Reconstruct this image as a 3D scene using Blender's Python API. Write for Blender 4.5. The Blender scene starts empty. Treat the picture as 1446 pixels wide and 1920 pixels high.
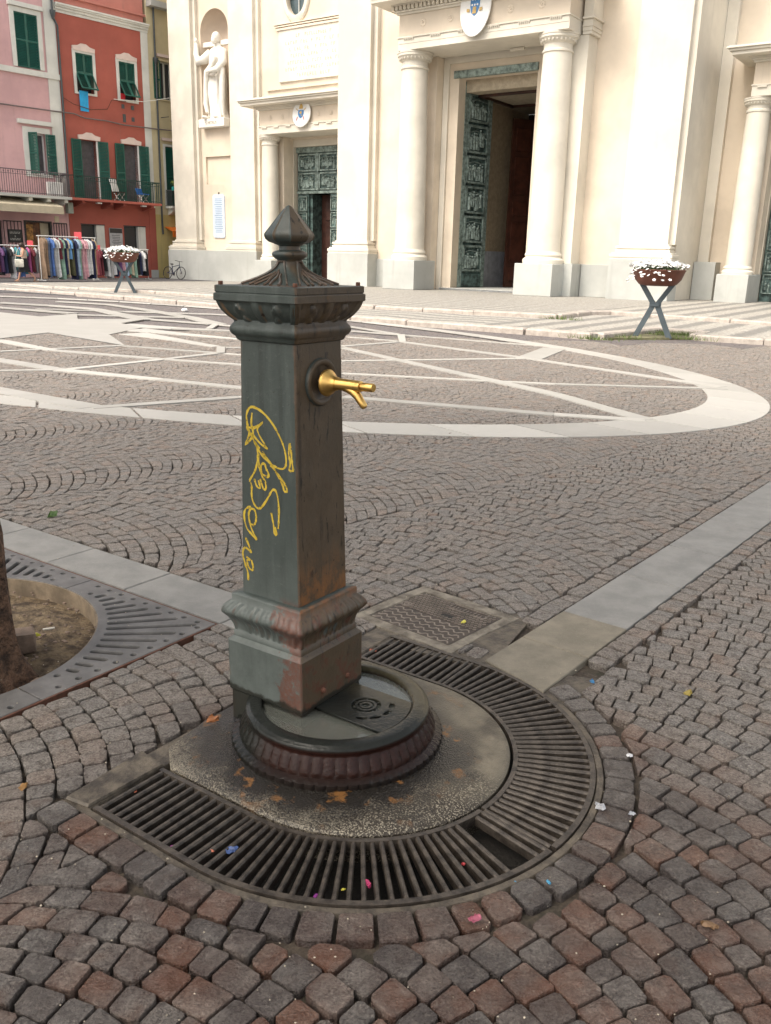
import bpy, bmesh, math, random
import numpy as np
from mathutils import Vector, Matrix
random.seed(7); rng = np.random.default_rng(7)
rad, sin, cos, PI = math.radians, math.sin, math.cos, math.pi
SC = bpy.context.scene
COL = SC.collection

# ---------------------------------------------------------------- camera
CH = 1.45
TILT, ROLL = rad(16.327), rad(-1.5127)
_f = Vector((0, cos(TILT), -sin(TILT))); _r = Vector((1, 0, 0)); _d = _f.cross(_r)
_r2 = cos(ROLL) * _r + sin(ROLL) * _d; _d2 = -sin(ROLL) * _r + cos(ROLL) * _d
cam = bpy.data.cameras.new('camera'); camo = bpy.data.objects.new('camera', cam); COL.objects.link(camo)
cam.sensor_fit = 'VERTICAL'; cam.angle_y = 2 * math.atan(960 / 1621.8)
cam.clip_start = .05; cam.clip_end = 2000
mw = Matrix.Identity(4)
for i, v in enumerate((_r2, -_d2, -_f)):
    for j in range(3): mw[j][i] = v[j]
mw[2][3] = CH
camo.matrix_world = mw
SC.camera = camo

# ---------------------------------------------------------------- sky, sun, exposure
SUN_EL, SUN_AZ = rad(54), math.atan2(-.80, -.60)      # the sun stands behind the camera, to its left
W = bpy.data.worlds.new('World'); SC.world = W; W.use_nodes = True
nt = W.node_tree; sky = nt.nodes.new('ShaderNodeTexSky'); sky.sky_type = 'NISHITA'; sky.sun_disc = False
sky.sun_elevation = SUN_EL; sky.sun_rotation = SUN_AZ; sky.air_density = 1.0; sky.dust_density = 4.0; sky.ozone_density = .6
bg = nt.nodes['Background']; bg.inputs[1].default_value = .15
hs = nt.nodes.new('ShaderNodeHueSaturation'); hs.inputs['Saturation'].default_value = .42      # thin even cloud veils the blue
wt = nt.nodes.new('ShaderNodeMix'); wt.data_type = 'RGBA'; wt.blend_type = 'MULTIPLY'; wt.inputs[0].default_value = 1; wt.inputs[7].default_value = (1.05, 1.0, .925, 1)
nt.links.new(sky.outputs[0], hs.inputs['Color']); nt.links.new(hs.outputs[0], wt.inputs[6]); nt.links.new(wt.outputs[2], bg.inputs[0])
sun = bpy.data.lights.new('sun', 'SUN'); sun.energy = 1.1; sun.angle = rad(28); sun.color = (1, .94, .84)
suno = bpy.data.objects.new('sun', sun); COL.objects.link(suno)
_sd = Vector((sin(SUN_AZ) * cos(SUN_EL), cos(SUN_AZ) * cos(SUN_EL), sin(SUN_EL)))
suno.rotation_euler = _sd.to_track_quat('Z', 'Y').to_euler()
SC.view_settings.view_transform = 'Standard'; SC.view_settings.look = 'None'
SC.view_settings.gamma = 1; SC.view_settings.use_curve_mapping = False
SC.view_settings.exposure = 1.18
SC.cycles.max_bounces = 8; SC.cycles.transparent_max_bounces = 8

# ---------------------------------------------------------------- object helpers
def tag(o, label=None, cat=None, group=None, kind=None):
    if label: o['label'] = label
    if cat: o['category'] = cat
    if group: o['group'] = group
    if kind: o['kind'] = kind
    return o
def empty(name, loc=(0, 0, 0), rz=0, label=None, cat=None, group=None, rot=None):
    o = bpy.data.objects.new(name, None); COL.objects.link(o)
    o.location = loc; o.rotation_euler = rot or (0, 0, rz); o.empty_display_size = .1
    return tag(o, label, cat, group)
def link(name, me, mat=None, parent=None, loc=None, rot=None):
    o = bpy.data.objects.new(name, me); COL.objects.link(o)
    if mat is not None and len(me.materials) == 0:
        me.materials.append(mat)
    if parent is not None: o.parent = parent
    if loc is not None: o.location = loc
    if rot is not None: o.rotation_euler = rot
    return o
def copy_tree(o, parent=None):
    c = o.copy(); COL.objects.link(c); c.parent = parent
    for ch in list(o.children): copy_tree(ch, c)
    return c
class MB:
    """collects shapes, builds one mesh"""
    def __init__(s): s.v = []; s.f = []; s.mi = []; s.cm = 0
    def add(s, vs, fs):
        n = len(s.v); s.v.extend([tuple(p) for p in vs]); s.f.extend([tuple(i + n for i in f) for f in fs]); s.mi.extend([s.cm] * len(fs)); return s
    def box(s, x0, x1, y0, y1, z0, z1, c=0):
        x0, x1 = min(x0, x1), max(x0, x1); y0, y1 = min(y0, y1), max(y0, y1); z0, z1 = min(z0, z1), max(z0, z1)
        if c <= 0:
            return s.add([(x, y, z) for z in (z0, z1) for y in (y0, y1) for x in (x0, x1)],
                  [(0, 2, 3, 1), (4, 5, 7, 6), (0, 1, 5, 4), (2, 6, 7, 3), (0, 4, 6, 2), (1, 3, 7, 5)])
        R = lambda i, z: [(x0 + i, y0 + i, z), (x1 - i, y0 + i, z), (x1 - i, y1 - i, z), (x0 + i, y1 - i, z)]
        return s.stack([R(c, z0), R(0, z0 + c), R(0, z1 - c), R(c, z1)])
    def obox(s, c, ax, ay, hx, hy, z0, z1, ch=0):
        """box turned about z: centre c, unit axes"""
        P = lambda u, v, z: (c[0] + ax[0] * u + ay[0] * v, c[1] + ax[1] * u + ay[1] * v, z)
        R = lambda i, z: [P(-hx + i, -hy + i, z), P(hx - i, -hy + i, z), P(hx - i, hy - i, z), P(-hx + i, hy - i, z)]
        return s.stack([R(0, z0), R(0, z1 - ch), R(ch, z1)] if ch else [R(0, z0), R(0, z1)])
    def stack(s, rings, cap0=True, cap1=True, closed=True):
        n = len(rings[0]); vs = [p for r in rings for p in r]; fs = []
        for k in range(len(rings) - 1):
            for i in range(n if closed else n - 1):
                j = (i + 1) % n; fs.append((k * n + i, k * n + j, (k + 1) * n + j, (k + 1) * n + i))
        if cap0: fs.append(tuple(range(n - 1, -1, -1)))
        if cap1: fs.append(tuple(range((len(rings) - 1) * n, len(rings) * n)))
        return s.add(vs, fs)
    def lathe(s, prof, n=24, o=(0, 0, 0), axis='z', a0=0, a1=2 * PI, cap=True, rf=None):
        full = abs(a1 - a0 - 2 * PI) < 1e-6; rings = []
        for r, z in prof:
            ring = []
            for i in range(n if full else n + 1):
                a = a0 + (a1 - a0) * i / n; rr = r if rf is None else rf(r, z, a)
                q = (rr * cos(a), rr * sin(a), z)
                if axis == 'x': q = (z, rr * cos(a), rr * sin(a))
                if axis == 'y': q = (rr * sin(a), z, rr * cos(a))
                ring.append((o[0] + q[0], o[1] + q[1], o[2] + q[2]))
            rings.append(ring)
        return s.stack(rings, cap, cap, full)
    def prism(s, poly, z0, z1, c=0, ax='z', o=(0, 0, 0)):
        """extrude a 2D polygon (counter-clockwise); ax = extrusion axis"""
        def P(p, h):
            q = {'z': (p[0], p[1], h), 'y': (p[0], h, p[1]), 'x': (h, p[0], p[1])}[ax]
            return (q[0] + o[0], q[1] + o[1], q[2] + o[2])
        if c:
            cx = sum(p[0] for p in poly) / len(poly); cy = sum(p[1] for p in poly) / len(poly)
            ins = []
            for p in poly:
                d = math.hypot(p[0] - cx, p[1] - cy) or 1
                ins.append((p[0] + (cx - p[0]) * c / d, p[1] + (cy - p[1]) * c / d))
            return s.stack([[P(p, z0) for p in poly], [P(p, z1 - c) for p in poly], [P(p, z1) for p in ins]])
        return s.stack([[P(p, z0) for p in poly], [P(p, z1) for p in poly]])
    def tube(s, path, r, n=8, cap=True):
        path = [Vector(p) for p in path]; rings = []; up = None
        for i, p in enumerate(path):
            t = (path[min(i + 1, len(path) - 1)] - path[max(i - 1, 0)]).normalized()
            if up is None: up = Vector((0, 0, 1)) if abs(t.z) < .9 else Vector((1, 0, 0))
            a = t.cross(up)
            if a.length < 1e-5: a = t.orthogonal()
            a.normalize(); b = a.cross(t); up = b
            rr = r[i] if isinstance(r, (list, tuple)) else r
            rings.append([tuple(p + (a * cos(2 * PI * k / n) + b * sin(2 * PI * k / n)) * rr) for k in range(n)])
        return s.stack(rings, cap, cap)
    def ball(s, c, r, n=10, m=6, sx=1, sy=1, sz=1):
        prof = [(max(r * sin(PI * k / m), 1e-4), -r * cos(PI * k / m)) for k in range(m + 1)]
        rings = [[(c[0] + rr * cos(2 * PI * i / n) * sx, c[1] + rr * sin(2 * PI * i / n) * sy, c[2] + z * sz) for i in range(n)] for rr, z in prof]
        return s.stack(rings)
    def xf(s, M, start=0):
        for i in range(start, len(s.v)): s.v[i] = tuple(M @ Vector(s.v[i]))
        return s
    def mesh(s, name='m', smooth=None):
        me = bpy.data.meshes.new(name); me.from_pydata(s.v, [], s.f); me.update()
        bm = bmesh.new(); bm.from_mesh(me); bmesh.ops.recalc_face_normals(bm, faces=bm.faces); bm.to_mesh(me); bm.free()
        if any(s.mi): me.polygons.foreach_set('material_index', s.mi)
        if smooth is not None:
            me.polygons.foreach_set('use_smooth', [True] * len(me.polygons)); me.set_sharp_from_angle(angle=rad(smooth))
        return me
    def build(s, name, mat=None, parent=None, smooth=None, loc=None, rot=None):
        return link(name, s.mesh(name, smooth), mat, parent, loc, rot)
_tmpc = 0
def flat2d(loops, z0, z1, bevel=0):
    """filled 2D outline with holes, extruded from z0 to z1 -> mesh"""
    cu = bpy.data.curves.new('c2', 'CURVE'); cu.dimensions = '2D'; cu.fill_mode = 'BOTH'
    b = min(bevel, (z1 - z0) / 2 * .98); cu.extrude = (z1 - z0) / 2 - b; cu.bevel_depth = b; cu.bevel_resolution = 0; cu.offset = -b
    for L in loops:
        sp = cu.splines.new('POLY'); sp.points.add(len(L) - 1)
        for i, p in enumerate(L): sp.points[i].co = (p[0], p[1], 0, 1)
        sp.use_cyclic_u = True
    o = bpy.data.objects.new('c2', cu); COL.objects.link(o)
    dg = bpy.context.evaluated_depsgraph_get(); dg.update()
    me = bpy.data.meshes.new_from_object(o.evaluated_get(dg))
    me.transform(Matrix.Translation((0, 0, (z0 + z1) / 2)))
    bpy.data.objects.remove(o); bpy.data.curves.remove(cu)
    me.materials.clear()
    return me
def circ(c, r, n=32, a0=0, a1=2 * PI):
    full = abs(a1 - a0 - 2 * PI) < 1e-6
    return [(c[0] + r * cos(a0 + (a1 - a0) * i / n), c[1] + r * sin(a0 + (a1 - a0) * i / n)) for i in range(n if full else n + 1)]
def text_mesh(body, size, depth=.01, align='CENTER', sx=1):
    cu = bpy.data.curves.new('t', 'FONT'); cu.body = body; cu.size = size; cu.extrude = depth; cu.align_x = align; cu.align_y = 'CENTER'; cu.resolution_u = 2
    o = bpy.data.objects.new('t', cu); COL.objects.link(o)
    dg = bpy.context.evaluated_depsgraph_get(); dg.update()
    me = bpy.data.meshes.new_from_object(o.evaluated_get(dg)); bpy.data.objects.remove(o)
    me.transform(Matrix.Diagonal((sx, 1, 1, 1))); me.materials.clear()
    return me
def skin(verts, edges, radii, root=0, sub=2):
    me = bpy.data.meshes.new('sk'); me.from_pydata(verts, edges, []); o = bpy.data.objects.new('sk', me); COL.objects.link(o)
    m = o.modifiers.new('s', 'SKIN'); m.use_smooth_shade = True
    lay = me.skin_vertices[0].data if len(me.skin_vertices) else None
    if lay is None:
        bm = bmesh.new(); bm.from_mesh(me); bm.verts.layers.skin.verify(); bm.to_mesh(me); bm.free(); lay = me.skin_vertices[0].data
    for i, r in enumerate(radii):
        lay[i].radius = r if isinstance(r, tuple) else (r, r); lay[i].use_root = (i == root)
    s2 = o.modifiers.new('b', 'SUBSURF'); s2.levels = sub; s2.render_levels = sub
    dg = bpy.context.evaluated_depsgraph_get(); dg.update()
    out = bpy.data.meshes.new_from_object(o.evaluated_get(dg)); bpy.data.objects.remove(o)
    out.polygons.foreach_set('use_smooth', [True] * len(out.polygons))
    return out

# ---------------------------------------------------------------- material helpers
def newmat(name):
    m = bpy.data.materials.new(name); m.use_nodes = True
    N = m.node_tree.nodes; L = m.node_tree.links; b = N['Principled BSDF']
    return m, N, L, b
class NB:
    """small node-building helper"""
    def __init__(s, name): s.m, s.N, s.L, s.b = newmat(name)
    def n(s, t, **k):
        x = s.N.new('ShaderNode' + t)
        for a, v in k.items(): setattr(x, a, v)
        return x
    def set(s, sock, v):
        if isinstance(v, (int, float)): sock.default_value = v
        elif isinstance(v, tuple): sock.default_value = v if len(v) == len(sock.default_value) else tuple(v) + (1,)
        else: s.L.new(v, sock)
    def obj(s): return s.n('TexCoord').outputs['Object']
    def pos(s): return s.n('NewGeometry').outputs['Position']
    def sep(s, v):
        x = s.n('SeparateXYZ'); s.L.new(v, x.inputs[0]); return x.outputs
    def noise(s, v, scale, detail=4, rough=.6, dist=0, col=False):
        x = s.n('TexNoise'); s.L.new(v, x.inputs['Vector']); x.inputs['Scale'].default_value = scale; x.inputs['Detail'].default_value = detail
        x.inputs['Roughness'].default_value = rough; x.inputs['Distortion'].default_value = dist
        return x.outputs['Color' if col else 0]
    def vor(s, v, scale, feat='F1', out='Distance', rnd=1):
        x = s.n('TexVoronoi'); x.feature = feat; s.L.new(v, x.inputs['Vector']); x.inputs['Scale'].default_value = scale; x.inputs['Randomness'].default_value = rnd
        return x.outputs[out]
    def math(s, op, a, b=0, c=0, clamp=False):
        x = s.n('Math', operation=op, use_clamp=clamp)
        s.set(x.inputs[0], a); s.set(x.inputs[1], b)
        if op in ('MULTIPLY_ADD', 'SMOOTH_MIN'): s.set(x.inputs[2], c)
        return x.outputs[0]
    def ss(s, v, a, b, lo=0., hi=1.):
        x = s.n('MapRange', interpolation_type='SMOOTHSTEP'); s.set(x.inputs[0], v)
        x.inputs[1].default_value = a; x.inputs[2].default_value = b; x.inputs[3].default_value = lo; x.inputs[4].default_value = hi
        return x.outputs[0]
    def mix(s, f, a, b, mode='MIX'):
        x = s.n('Mix', data_type='RGBA', blend_type=mode); s.set(x.inputs[0], f); s.set(x.inputs[6], a); s.set(x.inputs[7], b); return x.outputs[2]
    def ramp(s, v, stops):
        x = s.n('ValToRGB'); s.set(x.inputs[0], v); e = x.color_ramp.elements
        while len(e) < len(stops): e.new(.5)
        for i, (p, c) in enumerate(stops): e[i].position = p; e[i].color = tuple(c) + (1,) if len(c) == 3 else c
        return x.outputs[0]
    def scale(s, v, k):
        x = s.n('VectorMath', operation='MULTIPLY'); s.L.new(v, x.inputs[0]); x.inputs[1].default_value = k; return x.outputs[0]
    def bump(s, h, st=.5, dist=.01, prev=None):
        x = s.n('Bump'); x.inputs['Strength'].default_value = st; x.inputs['Distance'].default_value = dist; s.set(x.inputs['Height'], h)
        if prev is not None: s.L.new(prev, x.inputs['Normal'])
        return x.outputs[0]
    def out(s, col=None, rough=None, nrm=None, metal=None, **k):
        b = s.b
        if col is not None: s.set(b.inputs['Base Color'], col)
        if rough is not None: s.set(b.inputs['Roughness'], rough)
        if nrm is not None: s.L.new(nrm, b.inputs['Normal'])
        if metal is not None: s.set(b.inputs['Metallic'], metal)
        for a, v in k.items(): s.set(b.inputs[a], v)
        return s.m
def plain(name, col, rough=.6, metal=0, var=.18, scale=6., bump=.25, bscale=60., bdist=.003, col2=None):
    """a surface with gentle uneven tone, fine grain and slightly uneven gloss"""
    B = NB(name); v = B.obj()
    n1 = B.noise(v, scale, 5, .65); n2 = B.noise(v, bscale, 3, .6)
    c2 = col2 or tuple(c * (1 - var) for c in col); c1 = tuple(min(c * (1 + var * .6), .95) for c in col)
    c = B.mix(B.ss(n1, .32, .68), c2, c1)
    r = B.math('MULTIPLY_ADD', n1, .25, rough - .12, clamp=True)
    return B.out(c, r, B.bump(n2, bump, bdist), metal)

def plaster(name, col, stain=.5, dirt=(.25, .22, .18), rough=.88):
    """old rendered wall: patchy repaints, faint rain streaks, small flaws"""
    B = NB(name); v = B.obj(); n1 = B.noise(v, .45, 4, .6); n2 = B.noise(v, 3.2, 5, .65); n3 = B.noise(B.scale(v, (2.2, 2.2, .16)), 1.4, 5, .65); n4 = B.noise(v, 45, 3, .6)
    c = B.mix(B.ss(n1, .35, .65), tuple(x * .88 for x in col), tuple(min(x * 1.07, .92) for x in col))
    c = B.mix(B.ss(n2, .5, .75, 0, .22 * stain), c, tuple(x * .72 for x in col))
    c = B.mix(B.ss(n3, .55, .78, 0, .5 * stain), c, tuple(x * .5 + d * .3 for x, d in zip(col, dirt)))
    return B.out(c, rough, B.bump(n4, .25, .004, B.bump(n2, .15, .01)))
# ---------------------------------------------------------------- frames of the place
FC = (-.274, 2.548)                      # drinking fountain axis on the ground
FYAW = rad(-34.75)                       # its tap points this way
FX, FY = (cos(FYAW), sin(FYAW)), (-sin(FYAW), cos(FYAW))
def fw(x, y, z=0): return (FC[0] + FX[0] * x + FY[0] * y, FC[1] + FX[1] * x + FY[1] * y, z)
def fl(p): dx, dy = p[0] - FC[0], p[1] - FC[1]; return (dx * FX[0] + dy * FX[1], dx * FY[0] + dy * FY[1])
CP = (-.371, 38.693); CYAW = rad(-35.0)  # church: x along the front, -y towards the square
CX, CY = (cos(CYAW), sin(CYAW)), (-sin(CYAW), cos(CYAW))
def cw(s, d, z=0): return (CP[0] + CX[0] * s - CY[0] * d, CP[1] + CX[1] * s - CY[1] * d, z)

# ---------------------------------------------------------------- stone and ground materials
def cobble_material():
    B = NB('porphyry'); v = B.pos(); at = B.n('Attribute', attribute_name='tone').outputs['Color']
    t = B.sep(at); p = B.sep(v)
    n1 = B.noise(v, 30, 6, .72, .6); n2 = B.noise(v, 150, 4, .7); n3 = B.noise(v, 9, 3, .5); n4 = B.noise(B.scale(v, (1, 1.7, 1)), 62, 5, .7, 1.2)
    c = B.ramp(t[0], [(0, (.235, .222, .208)), (.3, (.285, .258, .232)), (.55, (.305, .26, .222)), (.8, (.315, .245, .2)), (1, (.32, .215, .16))])
    c = B.mix(B.math('MULTIPLY', t[1], .6), c, (.25, .235, .215))
    c = B.mix(B.ss(n1, .42, .68, 0, .75), c, (.085, .066, .055))
    c = B.mix(B.ss(n2, .5, .66, 0, .8), c, (.44, .4, .35)); c = B.mix(B.ss(n2, .47, .34, 0, .8), c, (.07, .055, .045))
    c = B.mix(B.ss(n4, .56, .66, 0, .7), c, (.05, .04, .034))
    c = B.mix(B.math('MULTIPLY', B.ss(n3, .55, .75), B.math('MULTIPLY', t[2], .6)), c, (.19, .095, .05))
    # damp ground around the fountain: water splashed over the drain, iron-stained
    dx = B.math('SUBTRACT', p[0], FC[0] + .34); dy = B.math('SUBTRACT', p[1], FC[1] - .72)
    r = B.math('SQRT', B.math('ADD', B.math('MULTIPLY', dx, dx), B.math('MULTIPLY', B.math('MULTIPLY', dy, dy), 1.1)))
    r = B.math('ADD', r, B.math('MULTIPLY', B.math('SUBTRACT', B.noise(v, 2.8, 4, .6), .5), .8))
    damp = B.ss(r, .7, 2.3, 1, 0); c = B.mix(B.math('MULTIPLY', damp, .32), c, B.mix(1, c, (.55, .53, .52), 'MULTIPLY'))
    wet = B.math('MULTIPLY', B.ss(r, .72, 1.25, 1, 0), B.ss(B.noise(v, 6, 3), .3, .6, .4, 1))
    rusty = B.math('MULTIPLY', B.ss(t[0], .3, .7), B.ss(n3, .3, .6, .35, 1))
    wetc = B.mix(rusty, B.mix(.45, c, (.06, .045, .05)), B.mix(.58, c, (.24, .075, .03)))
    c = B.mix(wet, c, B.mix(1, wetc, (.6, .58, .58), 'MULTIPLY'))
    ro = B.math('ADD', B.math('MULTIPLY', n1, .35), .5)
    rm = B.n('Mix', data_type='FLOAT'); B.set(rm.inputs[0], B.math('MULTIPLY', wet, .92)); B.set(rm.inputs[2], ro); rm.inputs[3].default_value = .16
    b1 = B.bump(n1, 1, .022); b2 = B.bump(n4, .8, .01, b1); b3 = B.bump(n2, .6, .005, b2)
    return B.out(c, rm.outputs[0], b3)
def bed_material():
    """grit and mould between the setts; far off the setts themselves shrink into it"""
    B = NB('grit_bed'); v = B.pos()
    n1 = B.noise(v, 60, 4, .7); n2 = B.noise(v, 5, 3)
    c = B.ramp(n1, [(.3, (.03, .023, .017)), (.55, (.07, .054, .04)), (.8, (.15, .12, .09))])
    c = B.mix(B.ss(n2, .5, .7, 0, .6), c, (.022, .028, .015))
    far = B.ss(B.sep(v)[1], 15.8, 17.2)
    vd = B.vor(v, 9.5, 'DISTANCE_TO_EDGE'); vc = B.vor(v, 9.5, 'F1', 'Color')
    fc = B.mix(B.ss(B.sep(vc)[0], 0, 1), (.13, .122, .125), (.17, .145, .135))
    fc = B.mix(B.ss(vd, .02, .07), (.06, .05, .045), fc)
    c = B.mix(far, c, fc)
    return B.out(c, .85, B.bump(n1, .8, .008))
def slab_material(name, c1, c2, wet=False):
    B = NB(name); v = B.pos(); n1 = B.noise(v, 7, 5, .65); n2 = B.noise(v, 160, 3, .6); n3 = B.noise(B.scale(v, (3, 30, 3)), 2.5, 4, .6)
    c = B.mix(B.ss(n1, .3, .7), c1, c2)
    c = B.mix(B.ss(n2, .55, .75, 0, .45), c, tuple(x * 1.35 for x in c2))
    c = B.mix(B.ss(n3, .6, .75, 0, .3), c, tuple(x * .55 for x in c1))
    return B.out(c, B.math('MULTIPLY_ADD', n1, .3, .6), B.bump(n2, .3, .003, B.bump(n1, .3, .01)))
def marble_inlay():
    B = NB('white_marble_inlay'); v = B.pos(); rnd = B.n('ObjectInfo').outputs['Random']; n1 = B.noise(v, 1.6, 5, .65); n2 = B.noise(v, 11, 5, .7); n3 = B.noise(v, 90, 3, .6)
    c = B.mix(rnd, (.31, .3, .275), (.45, .435, .4)); c = B.mix(B.ss(n1, .4, .7, 0, .5), c, (.4, .385, .36)); c = B.mix(B.ss(n2, .55, .75, 0, .45), c, (.3, .285, .26)); c = B.mix(B.ss(n3, .6, .75, 0, .25), c, (.25, .23, .2))
    return B.out(c, .6, B.bump(n3, .3, .003))
def concrete_slab():
    """speckled fountain slab: pale aggregate in black slime in front, plain wet cement behind, rust near the basin"""
    B = NB('fountain_slab'); v = B.obj(); p = B.sep(v)
    n0 = B.noise(v, 5, 5, .65); n1 = B.noise(v, 190, 2, .5); n2 = B.noise(v, 380, 2, .5); n3 = B.noise(v, 14, 4, .6); n5 = B.noise(v, 2.2, 3, .5)
    sand = B.ramp(n2, [(.3, (.11, .09, .063)), (.5, (.23, .2, .148)), (.72, (.45, .41, .32))])
    plainc = B.mix(B.ss(n0, .3, .65), (.07, .058, .042), B.mix(n3, (.13, .112, .08), (.24, .21, .155)))
    dx = B.math('SUBTRACT', p[0], .18); dy = B.math('ADD', p[1], .012)
    r = B.math('SQRT', B.math('ADD', B.math('MULTIPLY', dx, dx), B.math('MULTIPLY', dy, dy)))
    rn = B.math('ADD', r, B.math('MULTIPLY', B.math('SUBTRACT', n0, .5), .34))
    front = B.ss(B.math('ADD', p[1], B.math('MULTIPLY', B.math('SUBTRACT', n0, .5), .4)), -.1, .16, 1, 0)
    dens = B.ss(n5, .3, .65, .4, .56)
    spk = B.ss(B.math('SUBTRACT', n1, dens), -.06, .08)
    c = B.mix(front, plainc, B.mix(spk, (.03, .022, .014), sand))
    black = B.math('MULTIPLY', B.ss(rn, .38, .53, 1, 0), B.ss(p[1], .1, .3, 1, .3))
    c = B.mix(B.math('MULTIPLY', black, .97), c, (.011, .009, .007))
    c = B.mix(B.math('MULTIPLY', B.ss(n3, .57, .66), B.ss(rn, .36, .5, .8, 0)), c, (.22, .1, .028))
    c = B.mix(B.math('MULTIPLY', B.ss(p[0], .1, -.12), B.ss(n0, .4, .58, 0, .85)), c, (.02, .02, .022))
    c = B.mix(B.math('MULTIPLY', B.ss(rn, .52, .6), .5), c, (.05, .042, .032))
    ro = B.math('ADD', B.math('MULTIPLY', B.math('SUBTRACT', 1, black), .4), .16)
    return B.out(c, ro, B.bump(n1, .8, .006, B.bump(n0, .4, .02)))
def fountain_paint(name='fountain_iron', kind='shaft'):
    """old dark-green enamel on cast iron: chalky on one side, browned under the tap, red primer at the worn corner"""
    B = NB(name); v = B.obj(); p = B.sep(v)
    ge = B.n('NewGeometry'); nv = B.n('VectorTransform', vector_type='NORMAL', convert_from='WORLD', convert_to='OBJECT'); B.L.new(ge.outputs['Normal'], nv.inputs[0])
    nx = B.sep(nv.outputs[0])
    n0 = B.noise(v, 5, 5, .65); n1 = B.noise(v, 22, 5, .7); n2 = B.noise(v, 90, 4, .7); ns = B.noise(B.scale(v, (26, 26, 2.6)), 1, 4, .6)
    c = B.mix(n0, (.03, .039, .036), (.058, .073, .067)); c = B.mix(B.ss(ns, .5, .68, 0, .35), c, (.1, .118, .11)); c = B.mix(B.ss(ns, .46, .34, 0, .45), c, (.02, .024, .022))
    c = B.mix(B.ss(n2, .6, .74, 0, .5), c, (.12, .135, .125))
    tapside = B.ss(nx[0], .25, .6)
    br = B.mix(n1, (.048, .033, .019), (.12, .085, .052))
    br = B.mix(B.ss(ns, .55, .66, 0, .6), br, (.016, .011, .009)); br = B.mix(B.ss(B.noise(B.scale(v, (60, 60, 14)), 1, 3, .6), .62, .68, 0, .8), br, (.01, .008, .007)); br = B.mix(B.ss(n2, .6, .75, 0, .35), br, (.16, .13, .1))
    c = B.mix(B.math('MULTIPLY', tapside, B.ss(n0, .2, .55, .75, 1)), c, br)
    left = B.ss(nx[1], -.6, -.25, 1, 0)
    low = B.ss(p[2], .25, .75, 1, 0)
    chalk = B.mix(n1, (.06, .071, .066), (.145, .165, .155)); nf = B.noise(B.scale(v, (75, 75, 4.2)), 1, 4, .65)
    c = B.mix(B.math('MULTIPLY', B.math('MULTIPLY', left, low), B.ss(n0, .25, .6, .35, .85)), c, chalk)
    # primer and rust by the near corner and on the ledges, low down
    dx = B.math('SUBTRACT', p[0], .15); dy = B.math('ADD', p[1], .15)
    rr = B.math('SQRT', B.math('ADD', B.math('MULTIPLY', dx, dx), B.math('MULTIPLY', dy, dy)))
    rr = B.math('ADD', rr, B.math('MULTIPLY', B.math('SUBTRACT', B.noise(v, 11, 7, .75), .5), .34)); rr = B.math('SUBTRACT', rr, B.math('MULTIPLY', B.ss(p[2], .3, .42), .05))
    lowz = B.ss(p[2], .43, .47, 1, 0)
    prim = B.math('MULTIPLY', B.math('MULTIPLY', B.ss(rr, .05, .068, 1, 0), lowz), left)
    pc = B.mix(n1, (.06, .026, .019), (.17, .078, .055))
    c = B.mix(B.math('MULTIPLY', prim, B.ss(n2, .35, .6, .55, .95)), c, pc)
    rz = B.math('MULTIPLY', B.ss(p[2], .4, .46), B.ss(B.math('ADD', p[2], B.math('MULTIPLY', nf, .42)), .82, .62, 0, 1))
    rustc = B.mix(n1, (.15, .045, .014), (.36, .15, .035))
    c = B.mix(B.math('MULTIPLY', B.math('MULTIPLY', rz, tapside), B.math('MULTIPLY', B.ss(n1, .38, .58, .08, .95), B.ss(nf, .35, .55, .35, 1))), c, rustc)
    rlow = B.math('MULTIPLY', B.math('MULTIPLY', tapside, lowz), B.ss(n1, .5, .64, .0, .6))
    c = B.mix(rlow, c, (.1, .026, .015))
    topr = B.math('MULTIPLY', B.ss(p[2], 1.235, 1.26), B.math('MULTIPLY', tapside, B.ss(n0, .52, .64)))
    c = B.mix(topr, c, (.15, .075, .025))
    # paint chipped off the arrises and in small flakes, rust beneath
    pt = B.n('NewGeometry').outputs['Pointiness']
    edge = B.math('MULTIPLY', B.ss(B.math('ADD', pt, B.math('MULTIPLY', B.math('SUBTRACT', n1, .5), .12)), .575, .62), .7)
    c = B.mix(edge, c, B.mix(n2, (.07, .035, .018), (.17, .12, .09)))
    fl = B.math('MULTIPLY', B.ss(B.noise(v, 46, 3, .5), .69, .72), B.ss(n0, .4, .6))
    c = B.mix(fl, c, (.022, .014, .01))
    # black slime at the foot
    slime = B.ss(B.math('ADD', p[2], B.math('MULTIPLY', B.math('SUBTRACT', n1, .5), .05)), .128, .14, 1, 0)
    c = B.mix(B.math('MULTIPLY', slime, .9), c, (.012, .012, .008))
    ro = B.math('MULTIPLY_ADD', n1, .35, .28)
    return B.out(c, ro, B.bump(n2, .35, .002, B.bump(n1, .25, .004)), 0, **{'Specular IOR Level': .45})
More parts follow.
